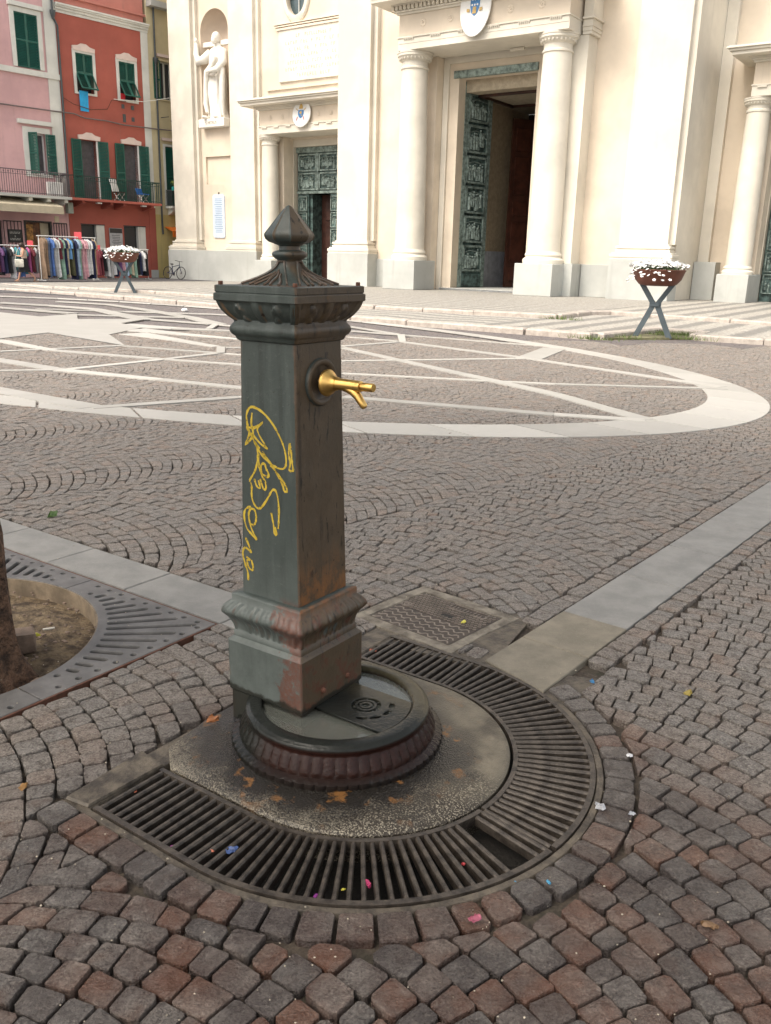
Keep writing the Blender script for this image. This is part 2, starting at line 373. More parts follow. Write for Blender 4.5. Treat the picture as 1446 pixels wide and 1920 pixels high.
def basin_paint():
    B = NB('basin_iron'); v = B.obj(); p = B.sep(v)
    n0 = B.noise(v, 7, 5, .65); n1 = B.noise(v, 30, 5, .7); n2 = B.noise(v, 90, 3, .6)
    c = B.mix(n0, (.013, .015, .013), (.035, .038, .034))
    side = B.ss(p[2], .1, .112, 1, 0)
    red = B.math('MULTIPLY', side, B.math('MULTIPLY', B.ss(p[0], .02, .2), B.ss(n0, .3, .5, .55, 1)))
    c = B.mix(red, c, B.mix(n1, (.014, .006, .005), (.055, .019, .013)))
    c = B.mix(B.math('MULTIPLY', B.math('MULTIPLY', side, B.ss(p[2], .05, .02)), .8), c, (.02, .018, .016))
    tan = B.math('MULTIPLY', B.ss(p[1], .0, .16), B.ss(p[2], .1, .116))
    c = B.mix(B.math('MULTIPLY', tan, .8), c, B.mix(n1, (.07, .058, .035), (.16, .14, .085)))
    blk = B.math('MULTIPLY', side, B.ss(B.math('ADD', p[0], B.math('MULTIPLY', n0, .2)), .14, .26, 1, 0))
    c = B.mix(B.math('MULTIPLY', blk, .9), c, (.012, .013, .01))
    return B.out(B.mix(1, c, (.6, .6, .6), 'MULTIPLY'), B.math('MULTIPLY_ADD', n1, .2, .05), B.bump(n2, .35, .003, B.bump(n1, .5, .007)), 0, **{'Specular IOR Level': .22})
MT = {}
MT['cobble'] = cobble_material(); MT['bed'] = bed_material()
MT['band'] = slab_material('grey_stone_band', (.185, .182, .172), (.255, .248, .232))
MT['bandtan'] = slab_material('tan_stained_stone', (.15, .132, .1), (.235, .208, .16))
MT['white'] = marble_inlay()
MT['kerb'] = slab_material('pinkish_kerb_stone', (.33, .285, .25), (.48, .43, .38))
MT['cement'] = plain('grey_cement', (.1, .083, .062), .6, var=.5, scale=13, bump=.8, bscale=60, bdist=.008, col2=(.035, .028, .022))
MT['asphalt'] = plain('street_asphalt', (.085, .082, .085), .85, var=.2, scale=2, bump=.5, bscale=120)
MT['palecement'] = plain('pale_cement', (.2, .178, .142), .8, 0, .5, 11, .8, 60, .008, col2=(.085, .07, .054)); MT['slab'] = concrete_slab(); MT['iron'] = fountain_paint(); MT['basin'] = basin_paint()
MT['cast'] = plain('worn_cast_iron', (.075, .062, .05), .42, .3, .45, 24, .6, 120, .003, col2=(.03, .024, .02))
MT['cover'] = plain('brown_cast_cover', (.06, .046, .036), .6, .1, .35, 14, .5, 120, .002)
MT['stud'] = plain('worn_cover_pattern', (.19, .16, .135), .45, .2, .3, 14, .4, 120, .002)
MT['rustgrate'] = plain('grey_cast_grate', (.13, .125, .12), .5, .1, .3, 9, .4, 160, .001)
MT['rustedge'] = plain('rusted_edge', (.12, .05, .03), .8, 0, .4, 20, .4, 90)
MT['dark'] = plain('black_silt', (.012, .01, .008), .7, 0, .5, 8, .7, 50, .01)
MT['brass'] = plain('brass', (.74, .47, .15), .36, 1, .12, 25, .12, 200, .001)
def worn_ink():
    B = NB('yellow_paint_marker'); v = B.obj(); n1 = B.noise(v, 170, 4, .7); n2 = B.noise(v, 35, 3, .6)
    c = B.mix(n2, (.36, .23, .012), (.6, .45, .05)); a = B.ss(B.math('ADD', n1, B.math('MULTIPLY', B.math('SUBTRACT', n2, .5), .5)), .29, .45)
    return B.out(c, .6, None, 0, Alpha=a)
MT['yellow_ink'] = worn_ink()
MT['soil'] = plain('pit_soil', (.17, .125, .075), .95, 0, .5, 14, 1, 45, .02, col2=(.045, .028, .016))
MT['bark'] = plain('tree_bark', (.15, .085, .052), .9, 0, .7, 22, 1, 45, .04, col2=(.035, .02, .013))
MT['leaf'] = plain('leaf_green', (.055, .09, .03), .55, 0, .35, 3, .2, 30)
MT['stone'] = plain('loose_stone', (.22, .16, .12), .85, 0, .3, 18, .6, 80, .004)
MT['grass'] = plain('kerb_grass', (.13, .18, .05), .8, 0, .4, 4, .2, 30)
_wb = NB('basin_water'); _v = _wb.obj()
MT['water'] = _wb.out((.75, .78, .7), .03, _wb.bump(_wb.noise(_v, 18, 3, .5), .08, .01), 0, **{'Transmission Weight': .92, 'IOR': 1.33})
# ================================================================ GROUND
g = MB(); g.box(-900, 900, -400, 1400, -.6, -.30); tag(g.build('ground', MT['asphalt']), kind='structure')
def rot2(p, a): return (p[0] * cos(a) - p[1] * sin(a), p[0] * sin(a) + p[1] * cos(a))
# outlines around the fountain, in its own frame
def u_outline(hw, x0, xc, n=40):
    return [(x0, -hw), (xc, -hw)] + [(xc + hw * cos(a), hw * sin(a)) for a in np.linspace(-PI / 2, PI / 2, n)[1:-1]] + [(xc, hw), (x0, hw)]
UX = .265
TREE_C = (-1.54, -.45); TREE_A = .80; TREE_R = .665
pave = empty('cobbled_pavement'); tag(pave, kind='structure')
outer = [(-24, -3), (16, -3), (16, 21), (9.2, 17.2), (7.5, 17.9), (6.4, 18.5), (5.6, 20.7), (4, 17.7), (3.46, 18.6), (1.7, 19.6), (-.97, 21.2), (-5.15, 25.8), (-9.43, 29.2), (-13, 31), (-24, 30)]
hole_u = [fw(*p)[:2] for p in u_outline(.74, -.20, UX)]
hole_t = [fw(TREE_C[0] + TREE_A * a, TREE_C[1] + TREE_A * b)[:2] for a, b in ((-1, -1), (1, -1), (1, 1), (-1, 1))]
link('grit_bed', flat2d([outer, hole_u, hole_t], -.12, -.026), MT['bed'], pave)

# ---- shapes that interrupt the setts: (signed distance, outward normal)
def sd_box(p, c, ax, hx, hy):
    dx, dy = p[0] - c[0], p[1] - c[1]; u = dx * ax[0] + dy * ax[1]; v = -dx * ax[1] + dy * ax[0]
    qx, qy = abs(u) - hx, abs(v) - hy; su, sv = (1 if u > 0 else -1), (1 if v > 0 else -1)
    if qx > 0 and qy > 0:
        d = math.hypot(qx, qy); n = (su * qx / d, sv * qy / d)
    elif qx > qy: d, n = qx, (su, 0)
    else: d, n = qy, (0, sv)
    return d, (n[0] * ax[0] - n[1] * ax[1], n[0] * ax[1] + n[1] * ax[0])
def sd_u(p, R):
    x, y = fl(p)
    if x > UX:
        r = math.hypot(x - UX, y) or 1e-6; d = r - R; n = ((x - UX) / r, y / r)
    else:
        qx, qy = -.215 - x, abs(y) - R
        if qx > qy: d, n = qx, (-1, 0)
        else: d, n = qy, (0, 1 if y > 0 else -1)
        if qx > 0 and qy > 0:
            d = math.hypot(qx, qy); n = (-qx / d, (1 if y > 0 else -1) * qy / d)
    return d, (n[0] * FX[0] + n[1] * FY[0], n[0] * FX[1] + n[1] * FY[1])
RB_A = (.505, 2.90); RB_D = (cos(rad(52)), sin(rad(52))); RB_N = (RB_D[1], -RB_D[0]); RB_W = .145   # right stone band: start, direction, half width
LB_Y0, LB_Y1 = .366, .636                                                               # left stone band, fountain frame
rb_c = (RB_A[0] + RB_D[0] * 6, RB_A[1] + RB_D[1] * 6)
MAN_C = (.225, 3.405); MAN_D = (cos(rad(-41)), sin(rad(-41)))
lb_c = fw(-2.75, (LB_Y0 + LB_Y1) / 2)[:2]; tr_c = fw(*TREE_C)[:2]
EDGE = .098
SHAPES = [lambda p: sd_u(p, .738 + EDGE), lambda p: sd_box(p, rb_c, RB_D, 6.05, RB_W + EDGE), lambda p: sd_box(p, lb_c, FX, 2.62, (LB_Y1 - LB_Y0) / 2 + .006),
          lambda p: sd_box(p, tr_c, FX, TREE_A + .012, TREE_A + .012), lambda p: sd_box(p, MAN_C, MAN_D, .268, .243)]
def clip(poly, n, k):
    """keep the part of the polygon with p.n > k"""
    o = []
    for i in range(len(poly)):
        a, b = poly[i], poly[(i + 1) % len(poly)]; da = a[0] * n[0] + a[1] * n[1] - k; db = b[0] * n[0] + b[1] * n[1] - k
        if da >= 0: o.append(a)
        if (da >= 0) != (db >= 0):
            t = da / (da - db); o.append((a[0] + (b[0] - a[0]) * t, a[1] + (b[1] - a[1]) * t))
    return o
def area(P): return abs(sum(P[i][0] * P[(i + 1) % len(P)][1] - P[(i + 1) % len(P)][0] * P[i][1] for i in range(len(P)))) / 2
cob = []           # polygons of the setts
def put(poly, shapes):
    a0 = area(poly)
    if a0 < 1e-5: return
    cx = sum(p[0] for p in poly) / len(poly); cy = sum(p[1] for p in poly) / len(poly)
    for f in shapes:
        d, n = f((cx, cy))
        if d < -.03: return
        if d < .1:
            k = cx * n[0] + cy * n[1] - d + .004; poly = clip(poly, n, k)
            if len(poly) < 3 or area(poly) < .34 * a0: return
            cx = sum(p[0] for p in poly) / len(poly); cy = sum(p[1] for p in poly) / len(poly)
    cob.append(poly)
def visible(x, y, m=1.0): return .45 < y < 17.2 and abs(x) < .475 * y + m
SA = rad(46); ST = (cos(SA), sin(SA)); SN = (sin(SA), -cos(SA)); PITCH, SW, PHI = .083, 1.62, rad(46); AR = SW / 2 / sin(PHI)
for k in range(-11, 12):
    n0 = -2.6 + SW * k
    for j in range(-110, 275):
        t0 = j * PITCH + .3 * sin(k * 2.1)
        px, py = SN[0] * n0 + ST[0] * t0, SN[1] * n0 + ST[1] * t0
        if not visible(px, py, 2.2): continue
        m = 21 + (1 if rng.random() < .5 else 0)
        cuts = np.linspace(-1, 1, m + 1) + rng.uniform(-.018, .018, m + 1) + (rng.random() - .5) * .03
        cuts[0], cuts[-1] = -1, 1
        J = rng.uniform(-.005, .005, (m + 1, 4))
        for i in range(m):
            q = []
            for e, sgn in ((i, 0), (i + 1, 0), (i + 1, 1), (i, 1)):
                ph = cuts[e] * PHI; nn = n0 + AR * sin(ph); tt = t0 + AR * (cos(ph) - 1)
                if sgn:
                    w = 1 - abs(cuts[e]) ** 6; h = PITCH * (cos(ph) * w + 1 - w)
                    nn -= h * sin(ph) * w; tt -= h * (cos(ph) * w + 1 - w)
                nn += J[e, sgn]; tt += J[e, 2 + sgn]
                q.append((SN[0] * nn + ST[0] * tt, SN[1] * nn + ST[1] * tt))
            cx = sum(p[0] for p in q) / 4; cy = sum(p[1] for p in q) / 4
            if not visible(cx, cy): continue
            g = 1 - rng.uniform(.05, .11); q = [(cx + (p[0] - cx) * g, cy + (p[1] - cy) * g) for p in q]
            put(q, SHAPES)
# rows laid along the right band and a ring round the drain
INNER = [SHAPES[2], SHAPES[3], SHAPES[4]]
for side in (-1, 1):
    u = .25 if side > 0 else .42
    while u < 12:
        L = rng.uniform(.07, .105); a, b = u + .005, u + L - .005; v0, v1 = side * (RB_W + .008), side * (RB_W + EDGE - .006)
        q = [(RB_A[0] + RB_D[0] * x + RB_N[0] * y, RB_A[1] + RB_D[1] * x + RB_N[1] * y) for x, y in ((a, v0), (b, v0), (b, v1 + rng.uniform(-.006, .006)), (a, v1 + rng.uniform(-.006, .006)))]
        if visible(*q[0]): put(q, INNER + [lambda p: sd_u(p, .738)])
        u += L
aa = -PI / 2 - .42
ring = []
def ring_pt(s, r):
    """walk round the U: s = arc length from the left end"""
    L1 = UX + .215
    if s < L1: return (-.215 + s, -r)
    s -= L1
    if s < PI * .8: a = -PI / 2 + s / .8; return (UX + r * cos(a), r * sin(a))
    return (UX - (s - PI * .8), r)
s = 0; TOT = 2 * (UX + .215) + PI * .8
while s < TOT - .05:
    L = rng.uniform(.066, .1); a, b = s + .005, min(s + L, TOT) - .005
    r0, r1 = .744, .738 + EDGE - .006 + rng.uniform(-.006, .006)
    q = [fw(*ring_pt(a, r0))[:2], fw(*ring_pt(b, r0))[:2], fw(*ring_pt(b, r1))[:2], fw(*ring_pt(a, r1))[:2]]
    put(q, [lambda p: sd_box(p, rb_c, RB_D, 6.05, RB_W), SHAPES[2], SHAPES[3], SHAPES[4]]); s += L
# ---- turn outlines into stones
def chamfer(poly, k):
    o = []
    for i in range(len(poly)):
        a, p, b = poly[i - 1], poly[i], poly[(i + 1) % len(poly)]
        for q in (a, b):
            d = math.hypot(q[0] - p[0], q[1] - p[1]) or 1; t = min(k / d, .4); o.append((p[0] + (q[0] - p[0]) * t, p[1] + (q[1] - p[1]) * t))
    return o
def stone_geo(poly, fine):
    if sum(poly[i][0] * poly[(i + 1) % len(poly)][1] - poly[(i + 1) % len(poly)][0] * poly[i][1] for i in range(len(poly))) < 0: poly = poly[::-1]
    h = rng.normal(0, .0022); tx, ty = rng.normal(0, .028, 2)
    if fine: poly = chamfer(poly, rng.uniform(.004, .012))
    cx = sum(p[0] for p in poly) / len(poly); cy = sum(p[1] for p in poly) / len(poly)
    def R(ins, z, jit=0):
        o = []
        for p in poly:
            d = math.hypot(p[0] - cx, p[1] - cy) or 1; f = max(1 - ins / d, .15)
            x, y = cx + (p[0] - cx) * f, cy + (p[1] - cy) * f
            o.append((x, y, z + h + (x - cx) * tx + (y - cy) * ty + (rng.uniform(-jit, jit) if jit else 0)))
        return o
    if fine: rings = [R(0, -.06), R(.0, -.0034, .0018), R(.002, -.0006, .0007), R(.017, .0002, .0012)]
    else: rings = [R(0, -.045), R(0, -.006), R(.005, 0)]
    n = len(poly); vs = [p for r in rings for p in r]; fs = []
    for k in range(len(rings) - 1):
        for i in range(n): j = (i + 1) % n; fs.append((k * n + i, k * n + j, (k + 1) * n + j, (k + 1) * n + i))
    fs.append(tuple(range((len(rings) - 1) * n, len(rings) * n)))
    return vs, fs
def toned_mesh(name, vs, fs, tones):
    me = bpy.data.meshes.new(name); me.from_pydata(vs, [], fs); me.update()
    at = me.color_attributes.new('tone', 'FLOAT_COLOR', 'POINT'); at.data.foreach_set('color', np.asarray(tones, dtype=np.float32).ravel())
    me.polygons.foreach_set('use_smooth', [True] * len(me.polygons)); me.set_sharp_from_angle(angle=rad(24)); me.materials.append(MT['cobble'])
    return me
cen = [(sum(p[0] for p in q) / len(q), sum(p[1] for p in q) / len(q)) for q in cob]
def seen(c):
    v = Vector((c[0], c[1], -CH)); x, y, z = v.dot(_r2), v.dot(_d2), v.dot(_f)
    return z > 0 and abs(x / z) < .445 and -.6 < y / z < .60
order = sorted(range(len(cob)), key=lambda i: (0 if seen(cen[i]) else 1, math.hypot(*cen[i])))
single = set(order[:300])
V, Fc, T = [], [], []
for i, q in enumerate(cob):
    red = .5 + .5 * max(0, 1 - math.hypot(cen[i][0] - .3, cen[i][1] - 1.7) / 1.3)
    tone = (min(1, max(0, rng.beta(2, 2.6) * (.65 + .55 * red))), rng.random() ** 2, rng.random(), 1)
    d = math.hypot(*cen[i]); fine = d < 6.2
    vs, fs = stone_geo(q, fine)
    if i in single:
        ox, oy = cen[i]; vs = [(x - ox, y - oy, z) for x, y, z in vs]
        o = bpy.data.objects.new('cobblestone', toned_mesh('cobblestone', vs, fs, [tone] * len(vs))); COL.objects.link(o); o.location = (ox, oy, 0); o.parent = pave
    else:
        n = len(V); V.extend(vs); Fc.extend([tuple(a + n for a in f) for f in fs]); T.extend([tone] * len(vs))
o = bpy.data.objects.new('cobblestones', toned_mesh('cobblestones', V, Fc, T)); COL.objects.link(o); o.parent = pave; o['kind'] = 'stuff'

# ---- grey stone bands, slab by slab
def slab(poly, mat, z1=0, name='paving_slab', z0=-.08, parent=pave, ch=.004):
    b = MB(); cx = sum(p[0] for p in poly) / len(poly); cy = sum(p[1] for p in poly) / len(poly)
    b.prism([(p[0] - cx, p[1] - cy) for p in poly], z0, z1, ch); return b.build(name, mat, parent, loc=(cx, cy, 0))
x = -5.3
for L in (.55, .6, .52, .58, .6, .55, .57, .6, .5, .3):
    x2 = min(x + L, -.30); slab([fw(*p)[:2] for p in ((x + .004, LB_Y0), (x2 - .003, LB_Y0 + .002), (x2 - .003, LB_Y1), (x + .004, LB_Y1 - .002))], MT['band'], .002 * rng.random()); x += L
u = -.02
for i, L in enumerate((.30, .36, .62, .6, .66, .58, .62, .6, .64, .6, .62, .6, .63, .6, .6, .6, .62)):
    a, b = u + .003, u + L - .003
    pl = [(a, -RB_W), (b, -RB_W), (b, RB_W), (a, RB_W)]
    if i == 0: pl = [(a + .02, -RB_W), (b, -RB_W), (b, RB_W), (a - .06, RB_W)]
    slab([(RB_A[0] + RB_D[0] * p + RB_N[0] * q, RB_A[1] + RB_D[1] * p + RB_N[1] * q) for p, q in pl][::-1], MT['bandtan' if i < 2 else 'band'], .0015 * rng.random()); u += L

# ---- white marble inlay: an oval ring with a star of strips inside it
OC, OA, OB, OANG = (-6.372, 17.811), 13.66, 6.42, rad(136.373)
def oval(t, da, db): x, y = rot2(((OA - da) * cos(t), (OB - db) * sin(t)), OANG); return (OC[0] + x, OC[1] + y)
N = 58
for i in range(N):
    t0, t1 = 2 * PI * i / N, 2 * PI * (i + 1) / N; e = .0016
    mid = oval((t0 + t1) / 2, 0, 0)
    if not (abs(mid[0]) < .5 * mid[1] + 5 and mid[1] < 34): continue
    ts = np.linspace(t0 + e, t1 - e, 4)
    pl = [oval(t, 0, 0) for t in ts] + [oval(t, .7, .28) for t in ts[::-1]]
    slab(pl, MT['white'], .008, 'marble_slab', -.01, ch=.003)
STRIPS = [([(-0.79,14.59),(1.9,9.92),(2.52,8.34)],(0.2,0.24,0.26)),([(-0.61,11.27),(1.22,10.91),(2.06,10.78),(4.19,10.76)],(0.14,0.14,0.14,0.16)),([(-0.68,12.68),(2.13,13.67)],(0.13,0.15)),([(-0.78,18.11),(2.95,15.72)],(0.12,0.14)),([(-0.79,16.65),(0.13,16.09)],(0.14,0.14)),([(0.25,15.91),(2.14,13.74),(2.5,13.21),(4.19,10.9)],(0.2,0.22,0.2,0.22)),([(-0.8,14.85),(0.17,15.93)],(0.15,0.15)),([(-0.89,19.3),(0.14,17.61)],(0.14,0.2)),([(2.9,15.45),(2.16,13.64)],(0.5,0.5)),([(-0.49,9.31),(1.65,8.53),(2.49,8.32)],(0.19,0.2,0.2)),([(-7.45,14.9),(-6.36,14.27),(-5.03,13.05),(-3.15,12.28),(-2.04,11.91),(-1.21,11.65)],(0.3,0.3,0.22,0.17,0.15,0.14)),([(-5.83,12.04),(-5.24,11.7),(-4.14,10.89),(-2.72,10.26),(-1.68,9.77),(-0.99,9.49)],(0.3,0.3,0.26,0.2,0.2,0.2)),([(-4.12,10.86),(-3.16,12.34),(-2.62,13.26)],(0.17,0.17,0.18)),([(-5.12,10.54),(-4.79,10.66),(-4.14,10.89)],(0.14,0.14,0.14)),([(-2.84,8.21),(-1.57,9.09),(-0.99,9.49)],(0.18,0.17,0.17)),([(-4.62,9.48),(-4.11,9.12),(-2.85,8.23)],(0.3,0.3,0.34)),([(-6.04,12.48),(-5.69,12.74),(-4.25,14.04)],(0.15,0.15,0.16)),([(-4.23,13.95),(-2.65,13.31)],(0.16,0.16)),([(-2.65,14.12),(-1.51,14.46)],(0.14,0.14)),([(-2.5,13.24),(-1.33,12.77)],(0.14,0.14)),([(-5.56,18.02),(-4.29,17.61),(-2.96,17.32),(-1.76,16.89)],(1.0,0.45,0.2,0.14)),([(-4.98,17.04),(-3.89,16.34),(-2.68,15.64),(-1.56,15.0)],(0.8,0.4,0.2,0.18)),([(-4.74,16.19),(-3.71,15.19),(-2.81,14.21)],(0.7,0.34,0.22)),([(-5.54,19.92),(-3.81,18.96)],(0.2,0.2)),([(-7.12,22.17),(-5.54,19.92)],(0.3,0.5)),([(-9.71,25.9),(-7.98,25.08),(-6.36,23.13),(-4.66,20.71),(-3.71,18.92)],(0.3,0.3,0.35,0.4,0.5)),([(-3.7,18.84),(-1.84,17.62)],(0.18,0.18)),([(-10.87,24.63),(-9.09,23.86),(-7.7,22.97),(-5.48,19.66)],(0.4,0.4,0.45,0.5)),([(-11.0,23.03),(-9.98,22.58),(-7.58,21.13)],(0.35,0.35,0.4)),([(-8.96,22.38),(-4.44,22.13),(-1.18,21.14)],(0.2,0.2,0.2)),([(-7.35,20.68),(-4.84,20.74)],(0.2,0.2))]
for pts, w in STRIPS:
    w = [q * .82 for q in w]
    for (a, b), (w0, w1) in zip(zip(pts[:-1], pts[1:]), zip(w[:-1], w[1:])):
        d = math.hypot(b[0] - a[0], b[1] - a[1]); n = (-(b[1] - a[1]) / d, (b[0] - a[0]) / d); k = max(1, int(d / 1.6))
        for i in range(k):
            s0, s1 = i / k, (i + 1) / k; wa, wb = (w0 + (w1 - w0) * s0) / 2, (w0 + (w1 - w0) * s1) / 2
            p, q = (a[0] + (b[0] - a[0]) * s0, a[1] + (b[1] - a[1]) * s0), (a[0] + (b[0] - a[0]) * s1, a[1] + (b[1] - a[1]) * s1)
            slab([(p[0] - n[0] * wa, p[1] - n[1] * wa), (q[0] - n[0] * wb, q[1] - n[1] * wb), (q[0] + n[0] * wb, q[1] + n[1] * wb), (p[0] + n[0] * wa, p[1] + n[1] * wa)], MT['white'], .010 + .0004 * (len(pts) + i % 3) + .0008 * rng.random(), 'marble_strip', -.01, ch=.002)
for pl in [[(-10.97,21.31),(-9.17,20.73),(-7.82,19.68),(-7.44,20.94),(-6.82,19.24),(-5.48,19.77),(-5.64,18.45),(-4.94,17.47),(-5.06,15.81),(-4.22,13.96),(-6.19,15.89),(-6.49,14.57),(-7.25,13.97)],[(0.14,17.48),(0.29,17.53),(0.29,15.88),(0.17,15.85)],[(-2.8,14.16),(-2.67,14.2),(-2.51,13.29),(-2.63,13.26)],[(-3.83,19.05),(-3.67,18.85),(-3.58,17.71),(-3.71,17.67)]]: link('marble_star', flat2d([pl], -.01, .0145 + .001 * rng.random()), MT['white'], pave)
# ================================================================ DRAIN RING, SLAB
apron = MB(); ap = u_outline(.725, -.17, UX)
o = link('cement_surround', flat2d([u_outline(.741, -.212, UX), u_outline(.718, -.12, UX)[::-1]], -.2, -.007, .003), MT['cement'], pave); o.location = (*FC, 0); o.rotation_euler = (0, 0, FYAW)
o = link('trench_floor', flat2d([u_outline(.74, -.19, UX)], -.22, -.085), MT['dark'], pave); o.location = (*FC, 0); o.rotation_euler = (0, 0, FYAW)
# paving of the slab the fountain stands on
fs_ = empty('fountain_slab', (*FC, 0), FYAW, 'speckled concrete slab ringed by the drain, under the drinking fountain', 'slab')
inner = u_outline(.462, -.10, UX); inner[0] = (-.09, -.462); inner = inner[:-1] + [(-.05, .462), (-.2, .4), (-.21, .2), (-.21, -.22), (-.18, -.39)]
def domed(poly, z0, z1, rise):
    b = MB(); c = (.2, 0)
    R = lambda f, z: [(c[0] + (p[0] - c[0]) * f, c[1] + (p[1] - c[1]) * f, z) for p in poly]
    b.stack([R(1, z0), R(1, z1 - .008), R(.985, z1), R(.9, z1 + rise * .5), R(.6, z1 + rise), R(.3, z1 + rise)]); return b
domed(inner, -.2, .004, .01).build('concrete_top', MT['slab'], fs_, 40)
b = MB(); b.prism([(-.205, -.735), (-.125, -.722), (-.118, -.462), (-.225, -.45)], -.1, .004, .006); b.build('end_sill', MT['cement'], fs_)

def drain(name, a_from, a_to, leg, label, gaps=()):
    root = empty(name, (*FC, 0), FYAW, label, 'drain grate', 'curved grates of the fountain drain')
    ri, ro, w = .472, .712, .012
    def path(r):
        p = []
        if leg < 0: p += [(-.112, -r), (.08, -r)]
        p += [(UX + r * cos(a), r * sin(a)) for a in np.linspace(a_from, a_to, 40)]
        if leg > 0: p += [(.08, r), (-.112, r)]
        return p
    for nm, r0, r1 in (('inner_rail', ri, ri + .014), ('outer_rail', ro - .012, ro + .004)):
        A, Bp = path(r0), path(r1); me = MB()
        for i in range(len(A) - 1):
            me.stack([[(*A[i], -.03), (*Bp[i], -.03), (*Bp[i], -.002), (*A[i], -.002)], [(*A[i + 1], -.03), (*Bp[i + 1], -.03), (*Bp[i + 1], -.002), (*A[i + 1], -.002)]], i == 0, i == len(A) - 2)
        me.build(nm, MT['cast'], root)
    me0 = MB(); L = ro - .012 - ri - .014
    me0.stack([[(0, -.0055, -.032), (0, .0055, -.032), (0, .0065, -.008), (0, .0035, -.003), (0, -.0035, -.003), (0, -.0065, -.008)],
               [(L, -.0055, -.032), (L, .0055, -.032), (L, .0065, -.008), (L, .0035, -.003), (L, -.0035, -.003), (L, -.0065, -.008)]])
    bar = me0.mesh('bar'); bar.materials.append(MT['cast'])
    spots = []
    if leg:
        for x in np.arange(-.098, UX - .004, .0312): spots.append(((x, leg * (ri + .014)), leg * PI / 2))
    nb = int(round((a_to - a_from) * .7 / .0355))
    for i in range(nb + 1):
        a = a_from + (a_to - a_from) * i / nb
        if any(g0 < math.degrees(a) < g1 for g0, g1 in gaps): continue
        spots.append(((UX + (ri + .014) * cos(a), (ri + .014) * sin(a)), a))
    for (x, y), a in spots:
        q = bpy.data.objects.new('bar', bar); COL.objects.link(q); q.parent = root; q.location = (x, y, rng.normal(0, .0008)); q.rotation_euler = (0, rng.normal(0, .004), a + rng.normal(0, .006))
    return root
drain('drain_grate', -PI / 2, rad(-10), -1, 'front cast-iron drain grate with two bars broken out, below the fountain', gaps=((-18.6, -13),))
drain('drain_grate', rad(-8.6), PI / 2, 1, 'rear cast-iron drain grate curving behind the fountain to the manhole')

# ================================================================ DRINKING FOUNTAIN
ft = empty('drinking_fountain', (*FC, 0), 0, 'dark green cast-iron drinking fountain with brass tap and yellow graffiti', 'fountain')
ft.rotation_euler = (Matrix.Rotation(rad(-.62), 4, 'Y') @ Matrix.Rotation(FYAW, 4, 'Z')).to_euler()
NS = 26
def sqring(w, z, f=None, ch=.004):
    """square ring, NS points a side, f(u, side) pushes a point outwards"""
    o = []
    for k, (nx, ny) in enumerate(((0, -1), (1, 0), (0, 1), (-1, 0))):
        tx, ty = -ny, nx
        for i in range(NS):
            u = -1 + 2 * i / (NS - 1); ww = w - ch if i in (0, NS - 1) else w
            d = f(u, k) if f else 0
            o.append((nx * (w + d) + tx * u * (w - ch), ny * (w + d) + ty * u * (w - ch), z))
    return o
b = MB(); b.stack([sqring(.1475, 0), sqring(.1475, .118)]); b.build('foot_post', MT['iron'], ft, 30)
b = MB(); b.stack([sqring(.148, .112), sqring(.1525, .118), sqring(.1525, .286), sqring(.1495, .290), sqring(.1435, .2955), sqring(.1395, .300)]); b.build('plinth', MT['iron'], ft, 30)
NS = 90
def gad(u, k): return .0055 * abs(sin(u * 14 + .3 * sin(u * 5))) ** .6 + .0015 * sin(u * 41 + k)
def leafy(u, k): return .006 * (sin(u * 9) * sin(u * 23 + 1.3)) + .003 * sin(u * 37)
prof = [(.1395, .298, 0), (.1395, .318, 0), (.137, .320, 0), (.1375, .328, .35), (.1395, .340, .7), (.144, .352, .7), (.151, .364, .35), (.1575, .374, .6), (.1625, .383, 1), (.1625, .390, 1), (.159, .399, 1), (.152, .409, .9), (.1445, .417, .5), (.141, .421, 0), (.141, .439, 0), (.139, .443, 0), (.116, .446, 0)]
b = MB(); b.stack([sqring(w, z, (lambda u, k, a=a, z=z: a * (gad(u, k) if z > .37 else leafy(u, k))) if a else None) for w, z, a in prof]); b.build('base_moulding', MT['iron'], ft, 60)
NS = 26
b = MB(); b.stack([sqring(.1155, .44), sqring(.1155, .46), sqring(.104, 1.222)]); b.build('shaft', MT['iron'], ft, 30)
prof = [(.104, 1.215), (.1085, 1.217), (.1125, 1.221), (.114, 1.228), (.117, 1.231), (.1215, 1.235), (.1252, 1.242), (.126, 1.249), (.1245, 1.256), (.121, 1.262), (.117, 1.267), (.1155, 1.272)]
b = MB(); b.stack([sqring(w, z) for w, z in prof]); b.build('neck_moulding', MT['iron'], ft, 40)
NS = 72
def bowl(u, k, h):
    """leaf panels between flat straps"""
    s = (u * .5 + .5) * 2.0; p = (s % 1.0) - .5; e = min(abs(u), 1)
    if e > .86: return .0025 * sin((e - .86) * 160)
    strap = 1 if abs(u) < .07 else 0
    if strap: return .001
    r = -.006 + .011 * max(0, cos(p * 9)) * (.5 + .5 * sin(h * 11 + abs(p) * 19)) + .005 * (abs(p) > .38)
    return r
prof = [(.1155, 1.270), (.119, 1.275), (.1255, 1.281), (.132, 1.288), (.138, 1.296), (.1435, 1.305), (.1475, 1.314), (.150, 1.322), (.1515, 1.328)]
rings = [sqring(w, z, (lambda u, k, h=(z - 1.27) / .058, z=z: bowl(u, k, h) * (1 if 1.274 < z < 1.326 else 0))) for w, z in prof]
b = MB(); b.stack(rings); b.build('capital_bowl', MT['iron'], ft, 50)
NS = 26
b = MB(); b.stack([sqring(.1535, 1.3275), sqring(.1555, 1.3295), sqring(.1555, 1.346), sqring(.153, 1.3485), sqring(.1505, 1.349), sqring(.1505, 1.3505), sqring(.1525, 1.352), sqring(.1525, 1.3685), sqring(.149, 1.3705)]); b.build('capital_plate', MT['iron'], ft, 30)
